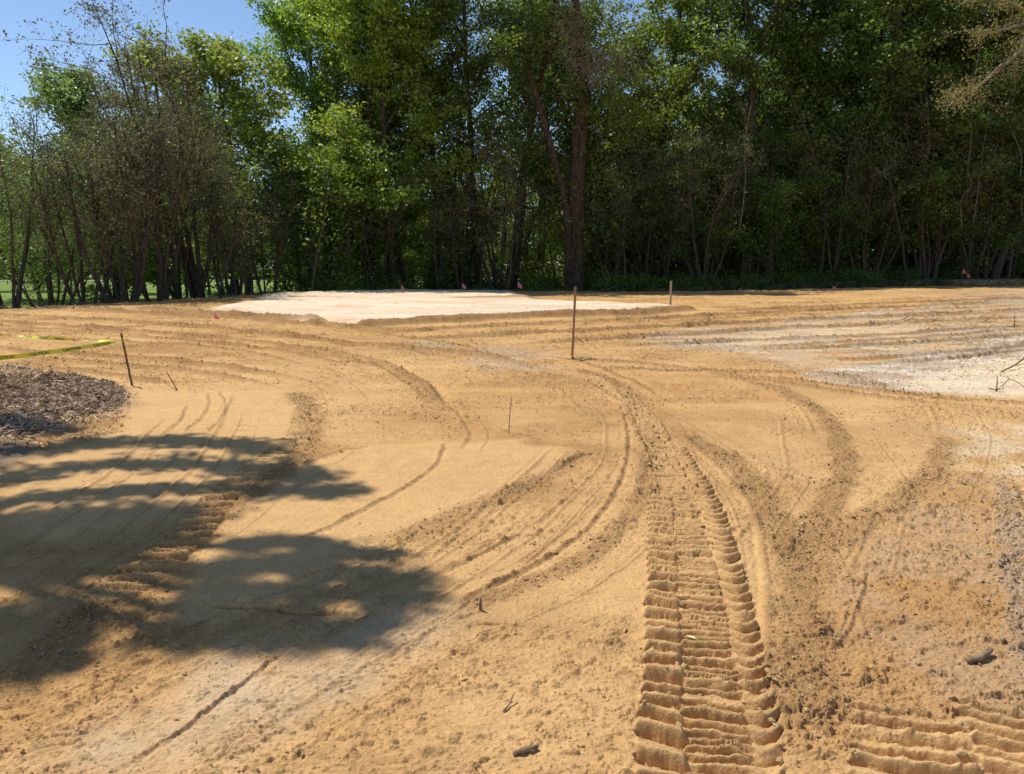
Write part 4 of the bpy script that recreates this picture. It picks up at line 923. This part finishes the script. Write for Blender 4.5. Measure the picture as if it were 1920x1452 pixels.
# --- sticks, roots, branches
def stick(name, pts, rads, mat, label, cat, k=6, extra=()):
    P = catmull(np.array([tuple(p) for p in pts], float), 5); r = np.interp(np.linspace(0, 1, len(P)), np.linspace(0, 1, len(rads)), rads)
    rg = np.random.default_rng(int(abs(P[0, 0]) * 1000) + 3); o0 = P[0].copy(); mb = MB(); mb.tube(P - o0, r * (1 + rg.normal(0, .07, len(P))), k)
    for e in extra: Q = catmull(np.array([tuple(p) for p in e[0]], float), 4); mb.tube(Q - o0, np.linspace(e[1], e[1] * .4, len(Q)), 5)
    o = link(name, mb.mesh(name, mat)); o.location = tuple(o0); tag(o, label, cat); return o
def lift(px, py, h=.01): p = on(px, py); return (p.x, p.y, p.z + h)
M_STICK = noise_mat('stick_bark', (0.15, 0.095, 0.055), (0.36, 0.25, 0.15), 25, .9, .15, .5, (1, 1, 1), .005)
def over(p, q, h):
    """point above p by h"""
    return (p[0] + q[0], p[1] + q[1], p[2] + h)
stick('wood_chunk', [lift(1812, 1246, .012), lift(1832, 1243, .016), lift(1848, 1236, .022), lift(1857, 1229, .026)], [.010, .015, .016, .010], M_STICK, 'curved bark brown stick lying on rough dirt near the right border', 'stick', 7)
stick('wood_chunk', [lift(962, 1424, .01), lift(985, 1419, .012), lift(1008, 1411, .010)], [.007, .010, .007], M_STICK, 'short brown stick lying on smooth dirt at the bottom centre', 'stick', 7)
stick('twig', [lift(944, 1338, .004), lift(954, 1328, .012), lift(963, 1317, .03)], [.004, .004, .003], M_STICK, 'tiny upright twig in the dirt left of the tyre tracks', 'twig', 5)
stick('twig', [lift(901, 1146, .0), over(lift(901, 1146), (0, 0), .05)], [.009, .006], M_STICK, 'dark stub poking out of the dirt above the thin crack', 'twig', 6)
p = lift(954, 812, .0); stick('thin_stake', [p, over(p, (.01, .02), .20), over(p, (.03, .0), .38)], [.006, .006, .005], M_WOOD_GREY, 'thin straw coloured stick standing in the middle of the dirt', 'stick', 5)
p = lift(333, 734, .0); stick('twig', [p, over(p, (-.06, 0), .12), over(p, (-.13, 0), .25)], [.009, .008, .006], M_STICK, 'short dark twig leaning left beside the rusty stake', 'twig', 5, [([p, over(p, (-.10, .0), .06), over(p, (-.17, 0), .13)], .005)])
p = lift(1877, 700, .02); q = lift(1960, 668, .35)
stick('dead_branch', [p, lift(1900, 692, .06), lift(1925, 683, .16), q], [.010, .014, .017, .022], M_STICK, 'dead branch sticking in from the right border over pale sand', 'branch', 6, [([lift(1900, 692, .06), lift(1925, 697, .12), lift(1960, 700, .1)], .009)])
p = lift(1868, 733, .0); stick('root_sprout', [p, over(p, (0, 0), .12), over(p, (-.01, 0), .22)], [.012, .009, .004], M_STICK, 'little root sprout with side shoots on the pale sand', 'root', 5, [([lift(1855, 732, .02), over(p, (0, 0), .03), lift(1884, 731, .03)], .01), ([p, over(p, (.06, 0), .08), over(p, (.09, 0), .05)], .006)])
stick('bent_twig', [lift(1880, 724, .0), over(lift(1890, 722), (0, 0), .07), over(lift(1905, 724), (0, 0), .06), lift(1920, 726, .0)], [.007, .007, .006, .005], M_STICK, 'arched twig just right of the little root sprout', 'twig', 5)
p = lift(1901, 616, .0); stick('root_sprout', [p, over(p, (0, 0), .15), over(p, (-.01, 0), .32)], [.02, .014, .008], M_STICK, 'upright root stub standing in grey soil near the right border', 'root', 5, [([lift(1890, 616, .02), p, lift(1906, 619, .02)], .015)])
for a, b, lb in ((1700, 603, 'small dark root tip left in the grey furrows'), (1758, 602, 'forked root tip between furrows at the right'), (1852, 606, 'stubby root tip near the upright root stub')):
    p = lift(a, b, 0); stick('root_tip', [over(p, (-.18, 0), .01), over(p, (-.03, 0), .06), over(p, (0, 0), .11)], [.012, .016, .008], M_STICK, lb, 'root', 5, [([p, over(p, (.12, 0), .05), over(p, (.25, .0), .01)], .014)])
p = lift(135, 579, .0); stick('root_tip', [p, over(p, (.10, 0), .12), over(p, (.16, 0), .16)], [.03, .03, .015], M_WOOD_GREY, 'pale root end poking from the dirt edge at the left', 'root', 6)
# blade of grass lying in the tyre print
def blade():
    a = np.array(lift(1287, 1208, .02)); b = np.array(lift(1318, 1220, .016)); m = (a + b) / 2 + (0, 0, .012); s = np.array([0, .006, .002])
    V = np.array([a - s * .5, a + s * .5, m + s, m - s, b]) ; 
    o = link('grass_blade', np_mesh('grass_blade', V - a, [np.array([[0, 1, 2, 3]]), np.array([[3, 2, 4]])], leaf_mat('blade', (.30, .42, .08), (.45, .55, .16), .2))); o.location = tuple(a)
    tag(o, 'single yellow green grass blade lying in the tyre print', 'grass blade')
blade()
# green leaf sprig right of centre left tape etc: small mound of dirt beside the near stake
M_MOUND = M_CLOD
p = on(1092, 674); rg = np.random.default_rng(4)
mx = p.x + rg.normal(0, .09, 60); my = p.y + rg.normal(0, .07, 60); o = lumps('dirt_mound', mx - p.x, my - p.y, np.array([surf(a, b) for a, b in zip(mx, my)]) - p.z + .01, rg.uniform(.012, .04, 60), M_CLOD, 13); o.location = tuple(p)
tag(o, 'small heap of dug dirt at the foot of the near wooden stake', 'dirt heap')

# --- stakes
def stake(px, py, tx, ty, w_, mat, label, name='wooden_stake', group=None, square=True, extra_mark=None):
    b = on(px, py); dd = b.y; top = Vector((col3(tx, dd, z_at(ty, dd)), dd, z_at(ty, dd))); root = empty(name, b); ax = (top - b); L = ax.length
    q = ax.to_track_quat('Z', 'Y'); Mx = np.array(q.to_matrix()); mb = MB()
    prof = [(-.12, .3), (0, 1), (L - .01, 1), (L, .82)]
    vs = []
    for z, k in prof:
        h = w_ / 2 * k
        for a, c in ((-1, -1), (1, -1), (1, 1), (-1, 1)): vs.append((a * h, c * h * (1 if square else .5), z))
    V = np.array(vs) @ Mx.T; i = np.arange(3)[:, None] * 4; j = np.arange(4)[None]; f = np.stack([i + j, i + (j + 1) % 4, i + 4 + (j + 1) % 4, i + 4 + j], -1).reshape(-1, 4)
    f = np.vstack([f, [[12, 13, 14, 15]], [[3, 2, 1, 0]]]); link('post', np_mesh('post', V, [f], mat), root)
    tag(root, label, 'stake', group); return root, top
stake(1073, 669, 1079, 538, .040, M_WOOD, 'tall near wooden stake with a dirt heap at its foot')
stake(1257, 572, 1258.5, 527, .062, M_WOOD_GREY, 'shorter grey stake right of the white pad')
stake(916, 552, 916.5, 525, .07, M_WOOD_GREY, 'thin far stake standing behind the white pad')
rs, top = stake(248, 725, 227, 625, .021, M_STEEL, 'rusty leaning stake holding the yellow caution tape', 'rebar_stake')

# --- caution tape, two runs from the rusty stake to the left
M_TAPE = noise_mat('yellow_tape', (0.80, 0.68, 0.02), (0.88, 0.78, 0.06), 3, .35, .5, 0); M_INK = noise_mat('black_ink', (.012, .012, .012), (.03, .03, .03), 5, .4, .4, 0)
def tape_run(p0, p1, sag, width, twist, label, words, seed):
    p0 = Vector(p0); p1 = Vector(p1); n = 90; root = empty('caution_tape', p0); D = (p1 - p0); Lr = D.length; d = D.normalized(); side = d.cross(Vector((0, 0, 1))).normalized(); rg = np.random.default_rng(seed)
    ph = rg.uniform(0, 6)
    def frame(u):
        c = D * u + Vector((0, 0, -4 * sag * u * (1 - u))); a = twist(u); n_ = Vector((0, 0, 1)) * math.cos(a) + side * math.sin(a); return c, n_, n_.cross(d)
    V = []
    for i in range(n + 1):
        c, a, nn = frame(i / n); k = min(1, .25 + i / n * 12)
        V += [c - a * width / 2 * k, c + a * width / 2 * k]
    V = np.array([tuple(v) for v in V]); i = np.arange(n)[:, None] * 2; f = np.concatenate([i, i + 2, i + 3, i + 1], 1)
    link('ribbon', np_mesh('ribbon', V, [f], M_TAPE, True), root)
    cu = bpy.data.curves.new('lettering', 'FONT'); cu.body = 'CAUTION'; cu.size = width * .95; cu.align_x = 'CENTER'; cu.offset = .0012
    to = bpy.data.objects.new('tmp_text', cu); C.objects.link(to); bpy.context.view_layer.update()
    me = bpy.data.meshes.new_from_object(to.evaluated_get(bpy.context.evaluated_depsgraph_get())); bpy.data.objects.remove(to); bpy.data.curves.remove(cu)
    co = np.zeros(len(me.vertices) * 3); me.vertices.foreach_get('co', co); co = co.reshape(-1, 3); tris = []
    me.calc_loop_triangles(); tris = np.array([t.vertices[:] for t in me.loop_triangles]); bpy.data.meshes.remove(me)
    VV = []; FF = []; cnt = 0; sgn = 1 if (p1.x - p0.x) > 0 else -1
    co[:, 1] -= width * .33
    u = .10
    while u < .97:
        for face in (-1, 1):
            for x, y, z in co:
                uu_ = min(max(u + sgn * x * 1.0 / Lr, 0), 1); c, a, nn = frame(uu_); VV.append(tuple(c + a * y + nn * .0015 * face))
            FF.append(tris + cnt); cnt += len(co)
        u += width * 7.5 / Lr
    link('lettering', np_mesh('lettering', np.array(VV), [np.concatenate(FF)], M_INK), root); tag(root, label, 'caution tape', 'caution tape runs'); return root
dd = rs.location.y; tk = Vector((col3(219, dd, z_at(641, dd)), dd, z_at(641, dd)))
def pt(px, py, d): return Vector((col3(px, d, z_at(py, d)), d, z_at(py, d)))
tape_run(tk, pt(-110, 681, 8.6), .03, .055, lambda u: .25 + .6 * math.sin(u * 7) * u, 'lower run of yellow tape with black marks coming toward the viewer', True, 1)
tape_run(tk, pt(-140, 613, 13.0), .03, .055, lambda u: .4 + 9.0 * u, 'upper run of twisted yellow tape going back from the rusty stake', True, 2)
def knot():
    mb = MB(); th = np.linspace(0, 4 * math.pi, 30); st = (Vector((col3(228.5, dd, z_at(632, dd)), dd, z_at(632, dd)))); e = Vector((col3(230.5, dd, z_at(641, dd)), dd, z_at(641, dd)))
    P = np.stack([.016 * np.cos(th) + np.linspace(0, e.x - st.x, 30), .016 * np.sin(th), np.linspace(0, e.z - st.z, 30)], -1); mb.tube(P, .006, 5)
    mb.tube(np.array([tuple(e - st), tuple(tk - st)]), .004, 5)
    o = link('tape_knot', mb.mesh('tape_knot', M_TAPE)); o.parent = rs; o.location = st - rs.location
knot()

# --- pin flags
M_PINK = noise_mat('pink_flag', (0.95, 0.20, 0.24), (1.0, 0.34, 0.36), 5, .6, .3, 0); M_ORG = noise_mat('orange_flag', (0.80, 0.16, 0.05), (0.92, 0.26, 0.09), 5, .6, .3, 0)
M_WIRE = noise_mat('wire', (.35, .35, .34), (.5, .5, .48), 20, .4, .5, 0)
def pin_flag(px, py, d, w_, h, mat, label, tilt=0., down=.45):
    top = pt(px, py, d); x = top.x; g = surf(x, d); root = empty('pin_flag', (x, d, g)); hh = max(top.z - g, h * .8); w_ *= 1.3; h *= 1.3
    mb = MB(); mb.tube(np.array([[0, 0, -.08], [0, 0, hh * .5], [tilt * .1, 0, hh]]), .004, 5); link('wire', mb.mesh('wire', M_WIRE), root)
    n = 6; V = []
    for i in range(n + 1):
        u = i / n; V += [(tilt * .1 + u * w_, .03 * math.sin(u * 6), hh - h * (1 - .15 * u) - down * h * u), (tilt * .1 + u * w_, .03 * math.sin(u * 6 + .5), hh - down * h * u * 1.6)]
    i = np.arange(n)[:, None] * 2; f = np.concatenate([i, i + 2, i + 3, i + 1], 1); me = np_mesh('flag', V, [f], mat, True); o = link('flag', me, root)
    tag(root, label, 'pin flag', 'survey pin flags')
pin_flag(401, 589, at(401, 600).y, .16, .20, M_PINK, 'pink pin flag in the dirt left of the white pad', .1)
e0 = 40.6
pin_flag(752, 534, e0 - .8, .14, .20, M_PINK, 'pink pin flag behind the pad, nearest the leafy oak')
pin_flag(867, 531, e0 - .8, .14, .20, M_PINK, 'pink pin flag left of the thin far stake')
pin_flag(971, 528, e0 - .8, .16, .22, M_PINK, 'pink pin flag right of the thin far stake')
pin_flag(1386, 541, e0 - 1.6, .15, .18, M_PINK, 'pink pin flag at the wood edge right of the grey stake')
pin_flag(1561, 536, e0 - 1.6, .20, .22, M_PINK, 'pink pin flag leaning at the wood edge in the right part', .4)
pin_flag(1806, 504, e0 - .2, .13, .17, M_ORG, 'upper orange pin flag above the dry grass')
pin_flag(1814, 512, e0 - .6, .12, .16, M_ORG, 'lower orange pin flag above the dry grass')
